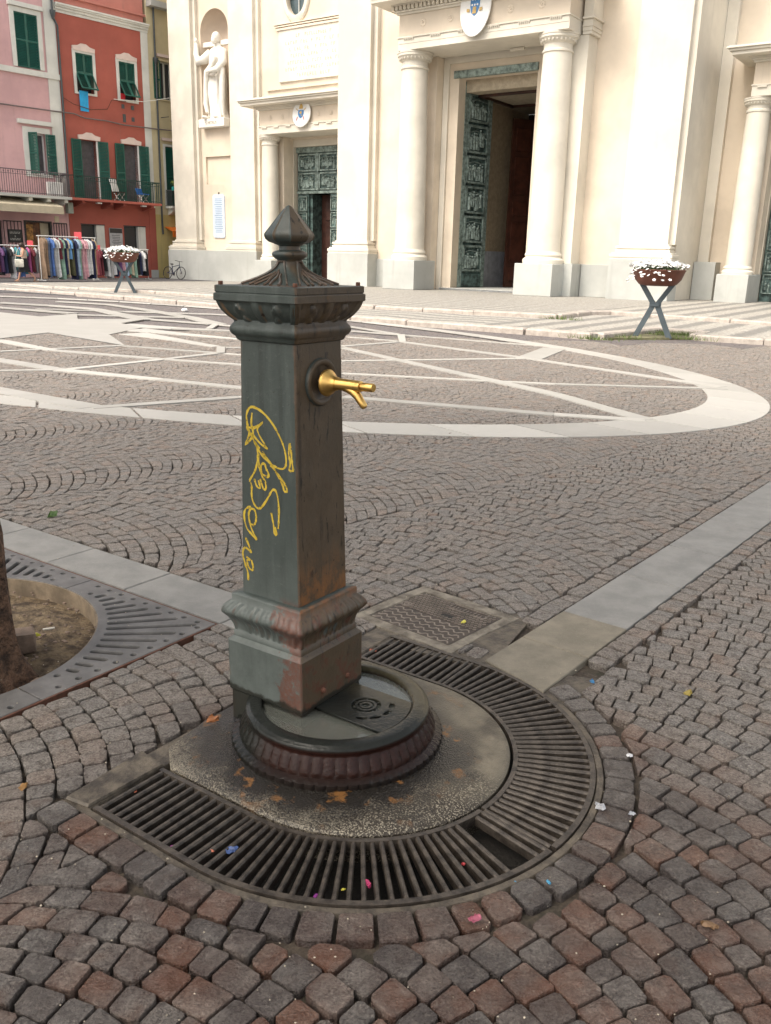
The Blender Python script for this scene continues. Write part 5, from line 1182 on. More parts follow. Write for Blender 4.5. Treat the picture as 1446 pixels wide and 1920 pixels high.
MT['pipe'] = plain('grey_pipe', (.075, .085, .09), .5, .3); MT['cable'] = plain('weathered_cable', (.16, .13, .12), .8); MT['canvas'] = plain('beige_canvas', (.5, .44, .32), .85, 0, .12, 2, .2, 30); MT['glass'] = plain('shop_glass', (.03, .035, .04), .08); MT['orange'] = plain('orange_canvas', (.75, .18, .02), .7); MT['black'] = plain('black_paint', (.02, .02, .022), .5)
MT['whiteplastic'] = plain('white_plastic', (.7, .7, .68), .45, 0, .05, 4, .05, 40); MT['bluecloth'] = plain('blue_cloth', (.02, .12, .4), .8); MT['skycloth'] = plain('cyan_towel', (.03, .36, .68), .85, 0, .1, 4, .3, 60); MT['redcloth'] = plain('red_cloth', (.5, .02, .03), .85)
def house(name, label): return empty(name, (HP[0], HP[1], 0), HYAW, label, 'house')
def hb(name, u0, u1, d0, d1, z0, z1, mat, parent, c=.0): b = MB(); b.box(u0, u1, -d1, -d0, z0, z1, c); return b.build(name, mat, parent)
def hwall(name, outline, holes, mat, parent, d0=-.35, d1=0): me = flat2d([outline] + holes, d0, d1); me.transform(WM); return link(name, me, mat, parent)
rect = lambda u0, u1, z0, z1: [(u0, z0), (u1, z0), (u1, z1), (u0, z1)]
def louvre(name, w, h, parent, loc, rz=0, rx=0, n=None):
    """slatted shutter leaf, hinge edge at x = 0, top at z = 0 for tilted flaps"""
    b = MB(); f = .06; t = .05; z0, z1 = (0, h) if h > 0 else (h, 0)
    b.box(0, f, 0, t, z0, z1); b.box(w - f, w, 0, t, z0, z1); b.box(f, w - f, 0, t, z0, z0 + f); b.box(f, w - f, 0, t, z1 - f, z1)
    if abs(h) > 1.5: b.box(f, w - f, 0, t, (z0 + z1) / 2 - .04, (z0 + z1) / 2 + .04)
    n = n or int(abs(h) / .075)
    for i in range(n):
        z = z0 + f + (z1 - z0 - 2 * f) * (i + .5) / n; b.add([(f, .004, z - .034), (w - f, .004, z - .034), (w - f, t - .004, z + .034), (f, t - .004, z + .034)], [(0, 1, 2, 3)])
    return b.build(name, MT['shutter'], parent, None, loc, (rx, 0, rz))
def trim_frame(u0, u1, z0, z1, w, parent, mat, sill=True):
    me = flat2d([rect(u0 - w, u1 + w, z0 - (w * .6 if sill else 0), z1 + w), rect(u0, u1, z0, z1)], .0, .06); me.transform(WM); return link('window_surround', me, mat, parent)
def pediment(u0, u1, z, parent):
    c = (u0 + u1) / 2; b = MB(); b.prism([(u0, z), (u1, z), (u1 + .02, z + .2), (c + .35, z + .25), (c + .15, z + .36), (c - .15, z + .36), (c - .35, z + .25), (u0 - .02, z + .2)], -.1, 0, ax='y'); return b.build('pediment', MT['pinktrim'], parent)
def window(u0, u1, z0, z1, parent, mat, frame=None):
    w = hb('window', u0, u1, -.3, -.26, z0, z1, mat, parent)
    if frame:
        b = MB(); f = .07; uc = (u0 + u1) / 2
        for a0, a1, c0, c1 in ((u0, u0 + f, z0, z1), (u1 - f, u1, z0, z1), (u0, u1, z0, z0 + f), (u0, u1, z1 - f, z1), (uc - f * .7, uc + f * .7, z0, z1)): b.box(a0, a1, .18, .25, c0, c1)
        b.build('window_frame', frame, w)
    return w
def railing(u0, u1, d, z0, z1, parent, mat, step=.12, sides=True):
    b = MB(); y = -d
    b.box(u0, u1, y - .02, y + .02, z1 - .045, z1); b.box(u0, u1, y - .015, y + .015, z0 + .06, z0 + .09); b.box(u0, u1, y - .012, y + .012, z1 - .24, z1 - .215)
    n = int((u1 - u0) / step)
    for i in range(n + 1):
        u = u0 + (u1 - u0) * i / n; b.box(u - .011, u + .011, y - .009, y + .009, z0, z1 - .04)
        if i % 2: b.lathe([(.04, -.008), (.04, .008), (.028, .008), (.028, -.008)], 8, (u, y, z1 - .13), 'y', cap=False)
    if sides:
        for u in (u0, u1):
            b.box(u - .02, u + .02, y, 0, z1 - .045, z1)
            for i in range(9): yy = y * i / 9; b.box(u - .01, u + .01, yy - .01, yy + .01, z0, z1 - .04)
    o = b.build('railing', mat, parent); o['kind'] = 'stuff'; return o
# ---- red house
red = house('red_house', 'brick-red house with green shutters and long balcony')
W_R = [(-4.27, -3.28, 9.55, 11.45), (-1.70, -.72, 9.53, 11.45)]; D_R = [(-4.30, -3.36, 4.15, 7.2), (-1.68, -.78, 4.15, 7.24)]; G_R = [(-4.59, -3.15, .12, 2.83), (-1.93, -.49, .12, 2.85)]
hwall('wall', rect(-5.26, -.22, 0, 13.16), [rect(*w) for w in W_R + D_R + G_R], MT['red'], red); hb('wall', -5.26, .2, -9, -.45, 0, 17, MT['red'], red); hwall('upper_wall', rect(-5.26, .05, 13.5, 17), [], MT['redlight'], red, -.4, -.05)
hb('corner_strip', -.22, .22, -.35, .03, 3.95, 13.16, MT['whitetrim'], red); hb('corner_strip', -.22, .22, -.35, .03, 0, 3.95, MT['red'], red); hb('foot', -.24, .24, -.35, .06, 0, .45, MT['greystone'], red)
b = MB()
for o_, za, zb in ((.05, 13.16, 13.3), (.12, 13.3, 13.42), (.2, 13.42, 13.5), (.26, 13.5, 13.58)): b.box(-5.26, .25, -o_, .3, za, zb)
b.build('cornice', MT['whitetrim'], red); hb('cornice', -5.26, .12, -.3, .1, 13.95, 14.05, MT['redlight'], red)
for u0, u1, z0, z1 in W_R:
    w = window(u0, u1, z0, z1, red, MT['darkroom']); trim_frame(u0, u1, z0, z1, .16, w, MT['whitetrim']); pediment(u0 - .14, u1 + .14, z1 + .1, w)
    h = (u1 - u0) / 2
    for k in range(2):
        louvre('shutter', h, .95, w, (u0 + h * k, -.02, z1 - .95)); louvre('shutter_flap', h - .01, -.95, w, (u0 + h * k + .005, -.03, z1 - .95), 0, rad(-33))
for i, (u0, u1, z0, z1) in enumerate(D_R):
    w = window(u0, u1, z0, z1, red, MT['net']); pediment(u0 - .12, u1 + .22, z1 + .02, w); hb('door_post', u1, u1 + .1, -.25, .02, z0, z1, MT['whiteplastic'], w)
    louvre('shutter', .56, z1 - z0, w, (u0 - .55, -.09, z0)); louvre('shutter', .56, z1 - z0, w, (u1 + .1, -.06, z0), rad(-14))
for i, (u0, u1, z0, z1) in enumerate(G_R):
    w = window(u0, u1, z0, z1, red, MT['glass']); hb('door_leaf', u0 + .05, u0 + .85, -.25, -.2, z0, z1 - .05, MT['black'], w); hb('side_panel', u1 - .5, u1, -.25, -.02, z0, z1, MT['whitetrim'], w); hb('lintel', u0 - .02, u1 + .02, -.1, .02, z1, z1 + .05, MT['black'], w)
bal = hb('balcony', -5.68, -.16, 0, 1.27, 4.02, 4.14, MT['red'], red); railing(-5.62, -.2, 1.22, 4.14, 5.27, bal, MT['railing'])
for u in (-4.9, -3.2, -2.4, -.6): b = MB(); b.prism([(0, 4.02), (-1.0, 4.02), (-1.0, 3.9), (0, 3.7)], u - .09, u + .09, ax='x'); b.build('bracket', MT['red'], bal)
mb_ = hb('menu_board', -2.9, -2.08, .02, .07, .6, 2.72, plain('menu_paper', (.4, .4, .41), .7), red); hb('menu_header', -2.88, -2.1, .072, .08, 2.45, 2.7, MT['black'], mb_)
b = MB()
for i in range(18): w = .3 * rng.uniform(.5, 1); b.box(-2.49 - w, -2.49 + w * .9, -.076, -.0705, 2.3 - i * .09, 2.33 - i * .09)
b.build('menu_lines', plain('menu_print', (.12, .12, .13), .8), mb_)['kind'] = 'stuff'
for u in (-4.0, -1.2): hb('ceiling_lamp', u - .14, u + .14, .9, 1.1, 3.92, 3.99, MT['whiteplastic'], red)
b = MB()
for u, z in ((-1.55, 9.2), (-.95, 9.2), (-1.5, 8.7), (-1.5, 8.5), (-.95, 8.6)): b.box(u - .09, u + .09, -.02, .02, z - .12, z + .1)
b.build('wall_vent', MT['pipe'], red)['kind'] = 'stuff'
# ---- pink house
pk = house('pink_house', 'pink house with white trim, awning and iron balcony')
W_P = [(-7.46, -6.25, 10.27, 12.76), (-7.24, -6.29, 5.25, 7.23)]; S_P = [(-7.8, -6.36, .5, 2.82), (-9.8, -9.0, .1, 2.83)]
hwall('wall', rect(-16, -5.28, 0, 17), [rect(*w) for w in W_P + S_P], MT['pink'], pk); hb('wall', -16, -5.28, -9, -.45, 0, 17, MT['pink'], pk)
hb('corner_strip', -5.88, -5.27, -.1, .05, 4.1, 17, MT['whitetrim'], pk); hb('string_course', -16, -5.26, -.1, .12, 9.94, 10.2, MT['whitetrim'], pk)
w = window(*W_P[0], pk, MT['darkroom']); trim_frame(*W_P[0], .22, w, MT['whitetrim'], False); hb('window_head', -7.75, -5.95, 0, .16, 13.0, 13.2, MT['whitetrim'], w)
for k in range(2): louvre('shutter', .605, 2.49, w, (-7.46 + .605 * k, -.02, 10.27))
w = window(*W_P[1], pk, MT['net'], MT['whiteplastic']); trim_frame(*W_P[1], .26, w, MT['whitetrim']); hb('window_head', -7.75, -5.85, 0, .18, 7.62, 7.82, MT['whitetrim'], w)
louvre('shutter', .5, 1.98, w, (-7.24, -.08, 5.25), rad(-62)); louvre('shutter', .5, 1.98, w, (-6.29, -.08, 5.25), rad(-10))
bal = hb('balcony', -16, -5.7, 0, 1.27, 4.0, 4.14, MT['greystone'], pk); railing(-15.9, -5.76, 1.22, 4.14, 5.3, bal, MT['greyrail'])
for u in (-9.6, -7.9, -6.9, -5.95): b = MB(); b.prism([(0, 4.0), (-1.1, 4.0), (-1.1, 3.85), (0, 3.6)], u - .1, u + .1, ax='x'); b.build('bracket', MT['whitetrim'], bal)
b = MB(); b.prism([(-.05, 4.0), (-1.55, 3.62), (-1.6, 3.6), (-1.6, 3.24), (-1.57, 3.24), (-1.57, 3.58), (-.05, 3.94)], -15.5, -6.4, ax='x'); b.build('awning', MT['canvas'], pk)
w = window(*S_P[0], pk, plain('shop_interior', (.16, .07, .03), .6, 0, .6, 5, .3, 10)); hb('shop_frame', -7.85, -7.75, -.2, .03, .5, 2.85, MT['black'], w); hb('shop_frame', -6.4, -6.3, -.2, .03, .5, 2.85, MT['black'], w); hb('shop_frame', -7.85, -6.3, -.2, .03, 2.82, 2.9, MT['black'], w)
hb('shelf', -7.7, -7.3, -.25, -.15, 1.2, 2.7, plain('shop_goods', (.4, .2, .05), .6, 0, .7, 6, .3, 10), w); hb('curtain', -6.85, -6.4, -.25, -.2, .5, 2.8, MT['canvas'], w)
window(*S_P[1], pk, MT['glass'], MT['black'])
for g0, g1 in ((-6.2, -5.45), (-8.95, -8.0)):
    b = MB()
    for i in range(6): u = g0 + (g1 - g0) * i / 5; b.box(u - .015, u + .015, -.05, -.02, .6, 2.85)
    b.box(g0, g1, -.055, -.015, 2.8, 2.85); b.box(g0, g1, -.055, -.015, .6, .65); b.build('window_grille', MT['black'], pk)
sg = hb('shop_sign', -8.75, -8.05, .06, .1, 1.78, 2.42, MT['black'], pk); b = MB()
for z, n in ((2.25, 8), (2.08, 1), (1.93, 8)):
    for i in range(n): u = -8.4 - n * .035 + i * .07; b.box(u, u + .016, -.108, -.1005, z - .05, z + .05); b.box(u + .017, u + .05, -.108, -.1005, z + (.03 if i % 2 else -.04), z + (.045 if i % 2 else -.025))
b.build('sign_letters', MT['whitetrim'], sg)['kind'] = 'stuff'
hb('warning_sign', -6.6, -6.35, .9, .93, 2.85, 3.15, MT['canvas'], pk); hb('meter_box', -5.6, -5.3, .3, .6, 3.35, 3.9, plain('meter_box_grey', (.3, .34, .29), .6), pk)
ac = hb('air_conditioner', -6.75, -5.95, .55, .85, 4.2, 4.85, MT['whiteplastic'], pk, .02); b = MB(); b.lathe([(.25, 0), (.25, .012), (.22, .012), (.22, 0)], 20, (-6.45, -.855, 4.52), 'y', cap=False); b.build('fan_grille', MT['pipe'], ac)
# ---- yellow house
ye = house('yellow_house', 'pale yellow house between the red house and the church')
W_Y = [(.92, 1.78, 9.9, 11.9), (1.06, 1.8, 4.15, 7.4)]
hwall('wall', rect(.22, 4.2, 3.6, 17), [rect(*q) for q in W_Y], MT['yellow'], ye); hwall('lower_wall', rect(.22, 4.2, 0, 3.6), [], MT['ochre'], ye, -.35, .012); hb('wall', .22, 4.2, -9, -.45, 0, 17, MT['yellow'], ye)
hb('eaves', .24, 4.2, -.3, .5, 14.5, 14.8, MT['greystone'], ye)
w = window(*W_Y[0], ye, MT['glass'], MT['whitetrim']); trim_frame(*W_Y[0], .1, w, MT['yellow']); louvre('shutter', .44, 2.0, w, (.5, -.08, 9.9)); hb('window_head', .75, 1.95, 0, .12, 12.1, 12.25, MT['pinktrim'], w)
w = window(*W_Y[1], ye, MT['darkroom']); trim_frame(*W_Y[1], .12, w, MT['whitetrim'], False); louvre('shutter', .74, 3.2, w, (1.06, -.03, 4.16)); hb('window_head', .85, 2.0, 0, .14, 7.7, 7.85, MT['pinktrim'], w)
bal = hb('balcony', .95, 3.4, 0, .7, 3.98, 4.1, MT['whitetrim'], ye); railing(1.0, 3.3, .65, 4.1, 5.0, bal, MT['pipe']); b = MB(); b.prism([(0, 3.98), (-.6, 3.98), (-.5, 3.8), (-.2, 3.65), (0, 3.6)], 1.1, 1.3, ax='x'); b.build('bracket', MT['whitetrim'], bal)
b = MB(); b.prism([(0, 2.95), (-.8, 2.7), (-.8, 2.35), (-.77, 2.35), (-.77, 2.66), (0, 2.9)], .85, 3.5, ax='x'); b.build('orange_awning', MT['orange'], ye)
b = MB(); b.tube([(.85, -.1, 8.9), (1.1, -.5, 8.95)], .02, 6); b.ball((1.4, -.5, 8.75), .13, 8, 6, 1.4, .8, .7); b.build('wall_spotlight', MT['black'], ye)
# ---- pipes and cables on the fronts
def pipe(name, pts, r, label, cat, mat): b = MB(); b.tube([(u, -d, z) for u, d, z in pts], r, 8); return tag(b.build(name, mat, None, 50, (HP[0], HP[1], 0), (0, 0, HYAW)), label, cat)
pipe('drainpipe', [(-5.42, .12, 15), (-5.42, .12, 13.2), (-5.42, .12, 12.9), (-5.2, .12, 12.5), (-5.2, .12, 9), (-5.22, .12, 4.3)], .055, 'grey drainpipe running down between the pink and red houses', 'drainpipe', MT['pipe'])
pipe('drainpipe', [(.62, .12, 15), (.62, .12, 8), (.6, .12, 3.2), (.62, .12, 2.5)], .055, 'dark drainpipe on the yellow house beside the red one', 'drainpipe', MT['pipe'])
b = MB(); b.lathe([(.05, -.25), (.16, 0), (.16, .08)], 10); b.build('rain_hopper', MT['pipe'], None, 40, hw(.62, .15, 11.9)); tag(bpy.data.objects['rain_hopper'], 'funnel-shaped rain hopper on the yellow house drainpipe', 'hopper')
b = MB(); b.lathe([(.05, -.3), (.15, 0), (.15, .12)], 10); o = b.build('rain_hopper', MT['pipe'], None, 40, hw(-5.42, .15, 13.05)); tag(o, 'dark rain hopper at the top of the pink house drainpipe', 'hopper')
pipe('cable', [(-14, .14, 8.6), (-8.6, .14, 8.38), (-5.8, .14, 8.4), (-5.2, .14, 8.42), (-4.6, .14, 8.42), (-4.0, .14, 8.28), (-2.7, .14, 8.3), (-1.6, .14, 8.22), (.7, .14, 8.26), (1.8, .14, 8.3), (3.5, .14, 8.3)], .035, 'thick weathered cable bundle running across the house fronts', 'cable', MT['cable'])
pipe('cable', [(-5.2, .12, 9.15), (-4.6, .12, 8.9), (-3.6, .12, 8.75), (-2.6, .12, 8.9), (-2.3, .12, 9.4), (-1.4, .12, 9.45)], .018, 'thin sagging cable below the red house upper windows', 'cable', MT['rustedge'])
pipe('washing_line', [(-2.4, .5, 9.4), (-.6, .6, 9.5), (.8, .6, 9.85), (2.2, .6, 10.2)], .016, 'pale line strung from the red house to the yellow one', 'line', MT['whitetrim'])
# ---- things on the balconies
def cloth(name, u, d, z, w, h, mat, label):
    b = MB(); n = 9; L = []
    for r in range(6): L.append([(w * (i / (n - 1) - .5), .012 * sin(i * 2.1 + r), -h * r / 5) for i in range(n)])
    fr = [p for r in L for p in r]; bk = [(x, y + .012, z_) for x, y, z_ in fr]; fs = []
    for r in range(5):
        for i in range(n - 1): a = r * n + i; fs.append((a, a + 1, a + n + 1, a + n)); q = a + 6 * n; fs.append((q, q + n, q + n + 1, q + 1))
    b.add(fr + bk, fs); return tag(b.build(name, mat, None, 70, hw(u, d, z), (0, 0, HYAW)), label, 'cloth')
cloth('hanging_towel', -3.95, .1, 9.62, .5, 1.0, MT['skycloth'], 'bright blue towel hung from the left upper window of the red house'); cloth('hanging_cloth', -1.55, .05, 9.85, .3, .4, MT['redcloth'], 'red cloth in the right upper window of the red house')
def chair(label, u, d, back, seat, tall):
    r = empty('balcony_chair', hw(u, d, 4.14), HYAW + rad(20), label, 'chair', 'chairs on the red house balcony')
    for x in (-.22, .22):
        b = MB(); b.tube([(x, -.2, 0), (x, .2, .45)], .018, 6); b.tube([(x, .22, 0), (x, -.2, .45)], .018, 6); b.build('leg', MT['whiteplastic'], r)
    b = MB(); b.box(-.26, .26, -.25, .25, .44, .5, .02); b.build('seat', seat, r); b = MB(); b.box(-.25, .25, -.03, .04, 0, tall, .02); b.build('backrest', back, r, None, (0, .24, .5), (rad(-16), 0, 0)); return r
chair('white high-backed chair on the red house balcony', -2.45, .6, MT['whiteplastic'], MT['walnut'], .75); chair('blue folding chair on the red house balcony', -.95, .65, MT['bluecloth'], MT['bluecloth'], .3)
fb = empty('flower_box', hw(1.25, .8, 5.05), HYAW, 'turquoise flower box with leafy plant on the yellow house balcony', 'flower box'); b = MB(); b.box(-.3, .3, -.1, .1, -.1, .12, .02); b.build('box', plain('turquoise_plastic', (.02, .3, .28), .5), fb)
def leafball(c, r, n, s, squash=1.):
    V_, F_ = [], []
    for i in range(n):
        d = Vector(rng.normal(0, 1, 3)).normalized(); q = Vector(c) + Vector((d.x * r[0], d.y * r[1], d.z * r[2])) * rng.random() ** .4; e = Vector(rng.normal(0, 1, 3)).normalized(); f_ = e.orthogonal().normalized(); k = len(V_)
        V_ += [tuple(q - e * s), tuple(q + f_ * s * .6), tuple(q + e * s), tuple(q - f_ * s * .6)]; F_.append((k, k + 1, k + 2, k + 3))
    me = bpy.data.meshes.new('leaves'); me.from_pydata(V_, [], F_); return me
link('leaves', leafball((0, 0, .3), (.42, .2, .22), 260, .05), plain('yellow_green_leaf', (.16, .22, .03), .6, 0, .3, 3, .2, 20), fb)
# ================================================================ CLOTHES RACKS, WOMAN, BICYCLE, PLANTERS
def cmat(col): k = 'fabric_%03d_%03d_%03d' % tuple(int(c * 999) for c in col); return bpy.data.materials.get(k) or plain(k, col, .9, 0, .25, 7, .3, 50)
COLS = {'navy': (.015, .02, .06), 'black': (.012, .012, .014), 'white': (.62, .62, .62), 'pale grey': (.38, .38, .38), 'sand': (.4, .29, .18), 'brown check': (.22, .15, .1), 'blue': (.08, .16, .4), 'sky blue': (.15, .34, .62), 'pink': (.6, .33, .37), 'mint green': (.24, .38, .3), 'burgundy': (.14, .025, .035), 'olive': (.09, .09, .045), 'teal': (.06, .22, .24), 'floral cream': (.5, .44, .32), 'magenta': (.42, .1, .26), 'denim': (.1, .14, .22), 'light blue': (.36, .48, .62), 'purple': (.13, .06, .16)}
ORD = ['first', 'second', 'third', 'fourth', 'fifth', 'sixth', 'seventh', 'eighth', 'ninth', 'tenth', 'eleventh', 'twelfth', 'thirteenth', 'fourteenth', 'fifteenth', 'sixteenth', 'seventeenth', 'eighteenth', 'nineteenth', 'twentieth', 'twenty-first', 'twenty-second']
def garment_mesh(L, w, t, sl):
    """a garment on its hanger, seen along the rail: sloping shoulders, folds, uneven hem"""
    b = MB(); rings = []; ph = rng.random() * 6
    for k, (z, ww, tt) in enumerate(((0, .05, .5), (-.03, .12, .6), (-.1, w * .8, .8), (-.16, w * .96, 1), (-.34, w * .9, 1.1), (-L * .5, w * .82, 1.2), (-L * .8, w * .95, 1.35), (-L, w * 1.02, 1.45))):
        ring = []
        for i in range(20):
            a = 2 * PI * i / 20; f = 1 + .16 * sin(a * 5 + ph + z * 2) * (1 if z < -.2 else .2); ring.append((t * tt * cos(a) * f, ww / 2 * sin(a) * f, z + (.02 * sin(a * 3 + ph) if k == 7 else 0)))
        rings.append(ring)
    b.stack(rings)
    if sl:
        for sg in (-1, 1): b.tube([(0, sg * w * .42, -.1), (.01, sg * w * .54, -.28), (.0, sg * w * .56, -.28 - sl)], [t * .8, t * .95, t * 1.05], 8)
    return b
def rack(A, Bp, h, name, cols, label, cat_lens, group, ad):
    d = Vector((Bp[0] - A[0], Bp[1] - A[1], 0)); L = d.length; d.normalize(); ang = math.atan2(d.y, d.x)
    r = empty('clothes_rack', (A[0], A[1], 0), ang, label, 'clothes rack')
    b = MB(); b.tube([(-.08, 0, h), (L + .08, 0, h)], .022, 8); b.build('rail', MT['whiteplastic'], r, 50)
    for x in (0, L):
        b = MB(); b.tube([(x, 0, .05), (x, 0, h)], .02, 8); b.build('post', MT['whiteplastic'], r, 50); b = MB(); b.tube([(x, -.3, .05), (x, .3, .05)], .018, 6); b.build('foot', MT['whiteplastic'], r, 50)
    n = len(cols)
    for i, cn in enumerate(cols):
        x = .07 + (L - .14) * (i + .5) / n; ln, sl, kind = cat_lens(i, cn); g = garment_mesh(ln, .5 + rng.uniform(-.04, .06), (L - .1) / n * .40, sl)
        o = g.build('garment', cmat(COLS[cn]), None, 60, (A[0] + d.x * x, A[1] + d.y * x, h - .07), (0, 0, ang + rng.normal(0, .07)))
        tag(o, '%s %s, %s from the left on the %s' % (cn, kind, ORD[i], ad), 'clothes', group)
        b = MB(); b.tube([(0, 0, .0), (0, .0, .045), (0, .02, .07), (0, .0, .092), (0, -.018, .08)], .005, 5); b.build('hanger_hook', MT['greyrail'], o)
    return r
rack((-16.45, 42.0), (-14.75, 44.75), 2.06, 'tall', ['brown check', 'brown check', 'denim', 'blue', 'pale grey', 'white', 'burgundy', 'mint green', 'navy', 'floral cream', 'sky blue', 'olive', 'navy', 'light blue', 'mint green', 'pink', 'pink', 'white', 'white', 'navy', 'sand'], 'tall clothes rack of long dresses in front of the red house', lambda i, c: (rng.uniform(1.6, 1.9) if c not in ('sky blue', 'burgundy') else .95, 0 if c in ('brown check', 'olive', 'denim') else .18, 'dress' if c not in ('sky blue', 'burgundy') else 'shirt'), 'dresses on the tall rack', 'tall rack')
rack((-18.75, 40.5), (-16.75, 42.65), 1.6, 'left', ['navy', 'sand', 'black', 'white', 'burgundy', 'purple', 'navy', 'black', 'white', 'teal', 'blue', 'teal', 'magenta', 'burgundy', 'pale grey'], 'low clothes rack behind the walking woman at the left edge', lambda i, c: (rng.uniform(.95, 1.4), .12 if i % 2 else 0, 'garment'), 'clothes on the low left rack', 'low left rack')
rack((-15.35, 46.4), (-13.25, 48.75), 1.58, 'right', ['burgundy', 'burgundy', 'black', 'white', 'pale grey', 'white', 'navy', 'purple', 'pink', 'light blue', 'mint green', 'floral cream', 'mint green', 'black', 'navy', 'white', 'black'], 'low clothes rack behind the left planter', lambda i, c: (rng.uniform(1.0, 1.45), .12 if i % 3 == 0 else 0, 'garment'), 'clothes on the right rack', 'right rack')
MT['tagpink'] = plain('pink_price_card', (.75, .1, .12), .6)
for x, y, z, s, lb in ((-15.27, 43.9, 2.15, .17, 'larger red price card on top of the tall rack'), (-14.68, 44.95, 1.62, .12, 'small red price card at the right end of the tall rack'), (-17.1, 42.6, 1.72, .13, 'red price card on the low left rack behind the woman')):
    b = MB(); b.box(-s, s, -.008, .008, -s * .9, s * .9, .004); b.tube([(0, .012, -s * 1.4), (0, .012, 0)], .008, 5); tag(b.build('price_card', MT['tagpink'], None, loc=(x, y, z), rot=(0, 0, .3)), lb, 'price card', 'red price cards')
# ---- walking woman (looks down at her hands, bag over the shoulder)
wm = empty('person', (-17.0, 41.5, 0), rad(-68), 'person walking left in sleeveless beige top and dark midi skirt', 'person')
J = {'pel': (0, 0, .93), 'wst': (0, .01, 1.06), 'chs': (0, .0, 1.26), 'nkb': (0, -.02, 1.42), 'nk': (0, -.045, 1.49), 'hd': (0, -.085, 1.58), 'top': (0, -.09, 1.68), 'shl': (.17, 0, 1.39), 'ell': (.22, -.06, 1.13), 'wrl': (.1, -.27, 1.13), 'hal': (.05, -.34, 1.15), 'shr': (-.17, 0, 1.39), 'elr': (-.21, -.08, 1.13), 'wrr': (-.1, -.28, 1.14), 'har': (-.04, -.35, 1.17), 'hpl': (.09, 0, .9), 'knl': (.09, -.2, .5), 'anl': (.09, -.3, .09), 'tol': (.09, -.46, .03), 'hpr': (-.09, 0, .9), 'knr': (-.09, .1, .5), 'anr': (-.09, .42, .16), 'tor': (-.09, .36, .03)}
K = list(J); E_ = [('pel', 'wst'), ('wst', 'chs'), ('chs', 'nkb'), ('nkb', 'nk'), ('nk', 'hd'), ('hd', 'top'), ('nkb', 'shl'), ('shl', 'ell'), ('ell', 'wrl'), ('wrl', 'hal'), ('nkb', 'shr'), ('shr', 'elr'), ('elr', 'wrr'), ('wrr', 'har'), ('pel', 'hpl'), ('hpl', 'knl'), ('knl', 'anl'), ('anl', 'tol'), ('pel', 'hpr'), ('hpr', 'knr'), ('knr', 'anr'), ('anr', 'tor')]
RD = {'pel': .145, 'wst': .115, 'chs': .135, 'nkb': .07, 'nk': .05, 'hd': .095, 'top': .055, 'shl': .055, 'ell': .04, 'wrl': .028, 'hal': .026, 'shr': .055, 'elr': .04, 'wrr': .028, 'har': .026, 'hpl': .1, 'knl': .058, 'anl': .036, 'tol': .025, 'hpr': .1, 'knr': .058, 'anr': .036, 'tor': .025}
me = skin([J[k] for k in K], [(K.index(a), K.index(b)) for a, b in E_], [RD[k] for k in K]); link('body', me, plain('skin', (.5, .27, .18), .55, 0, .08, 5, .1, 40), wm)
b = MB(); rings = []
for z, rx, ry, oy in ((1.05, .135, .12, .01), (.92, .175, .155, .0), (.75, .185, .19, -.02), (.55, .19, .25, -.04), (.42, .2, .3, -.03)): rings.append([(rx * cos(a) * (1 + .04 * sin(a * 7)), oy + ry * sin(a) * (1 + .04 * sin(a * 7)), z) for a in np.linspace(0, 2 * PI, 28, endpoint=False)])
b.stack(rings, True, False); b.build('skirt', cmat(COLS['black']), wm, 60)
b = MB(); rings = []
for z, rx, ry, oy in ((1.04, .14, .125, .01), (1.12, .135, .12, .01), (1.26, .165, .145, -.005), (1.36, .16, .12, 0), (1.42, .12, .09, -.005)): rings.append([(rx * cos(a), oy + ry * sin(a), z) for a in np.linspace(0, 2 * PI, 24, endpoint=False)])
b.stack(rings); b.build('top', cmat((.5, .4, .32)), wm, 60)
b = MB(); b.ball((0, -.065, 1.615), .112, 14, 10, .92, 1.05, 1.05); b.tube([(0, .0, 1.62), (0, .05, 1.5), (.01, .07, 1.36), (.01, .06, 1.24)], [.07, .065, .05, .02], 10); b.build('hair', plain('dark_brown_hair', (.03, .015, .01), .5), wm, 60)
for x, y, z, s in ((.045, -.185, 1.575, .012), (-.045, -.185, 1.575, .012), (0, -.2, 1.55, .014)): b = MB(); b.ball((x, y, z), s, 7, 5); b.build('eye' if x else 'nose', MT['black'] if x else bpy.data.materials['skin'], wm, 60)
for sgn in (-1, 1):
    b = MB(); cx, cy = sgn * .047, -.37
    for k in range(4): b.tube([(cx + sgn * (-.018 + k * .012), cy, 1.165), (cx + sgn * (-.018 + k * .012), cy - .035, 1.17 - .003 * k), (cx + sgn * (-.018 + k * .011), cy - .045 + .006 * abs(k - 1), 1.195)], .0075, 6)
    b.tube([(cx + sgn * .012, cy + .02, 1.17), (cx - sgn * .02, cy - .02, 1.195)], .008, 6); b.build('hand', bpy.data.materials['skin'], wm, 60)
    b = MB(); q = J['tol'] if sgn > 0 else J['tor']; b.box(q[0] - .045, q[0] + .045, q[1] - .05, q[1] + .2, .0, .035, .01); b.build('sandal', cmat((.3, .18, .1)), wm)
b = MB(); b.box(-.05, .05, -.19, .19, -.36, 0, .03); b.tube([(0, -.15, 0), (0, -.08, .3), (0, .02, .5), (0, .1, .3), (0, .15, 0)], .012, 6); o = b.build('shoulder_bag', cmat((.6, .58, .5)), None, 50, (-17.12, 41.22, 1.0), (0, 0, rad(-68))); tag(o, 'cream shoulder bag hanging at the walking person\'s side', 'bag')
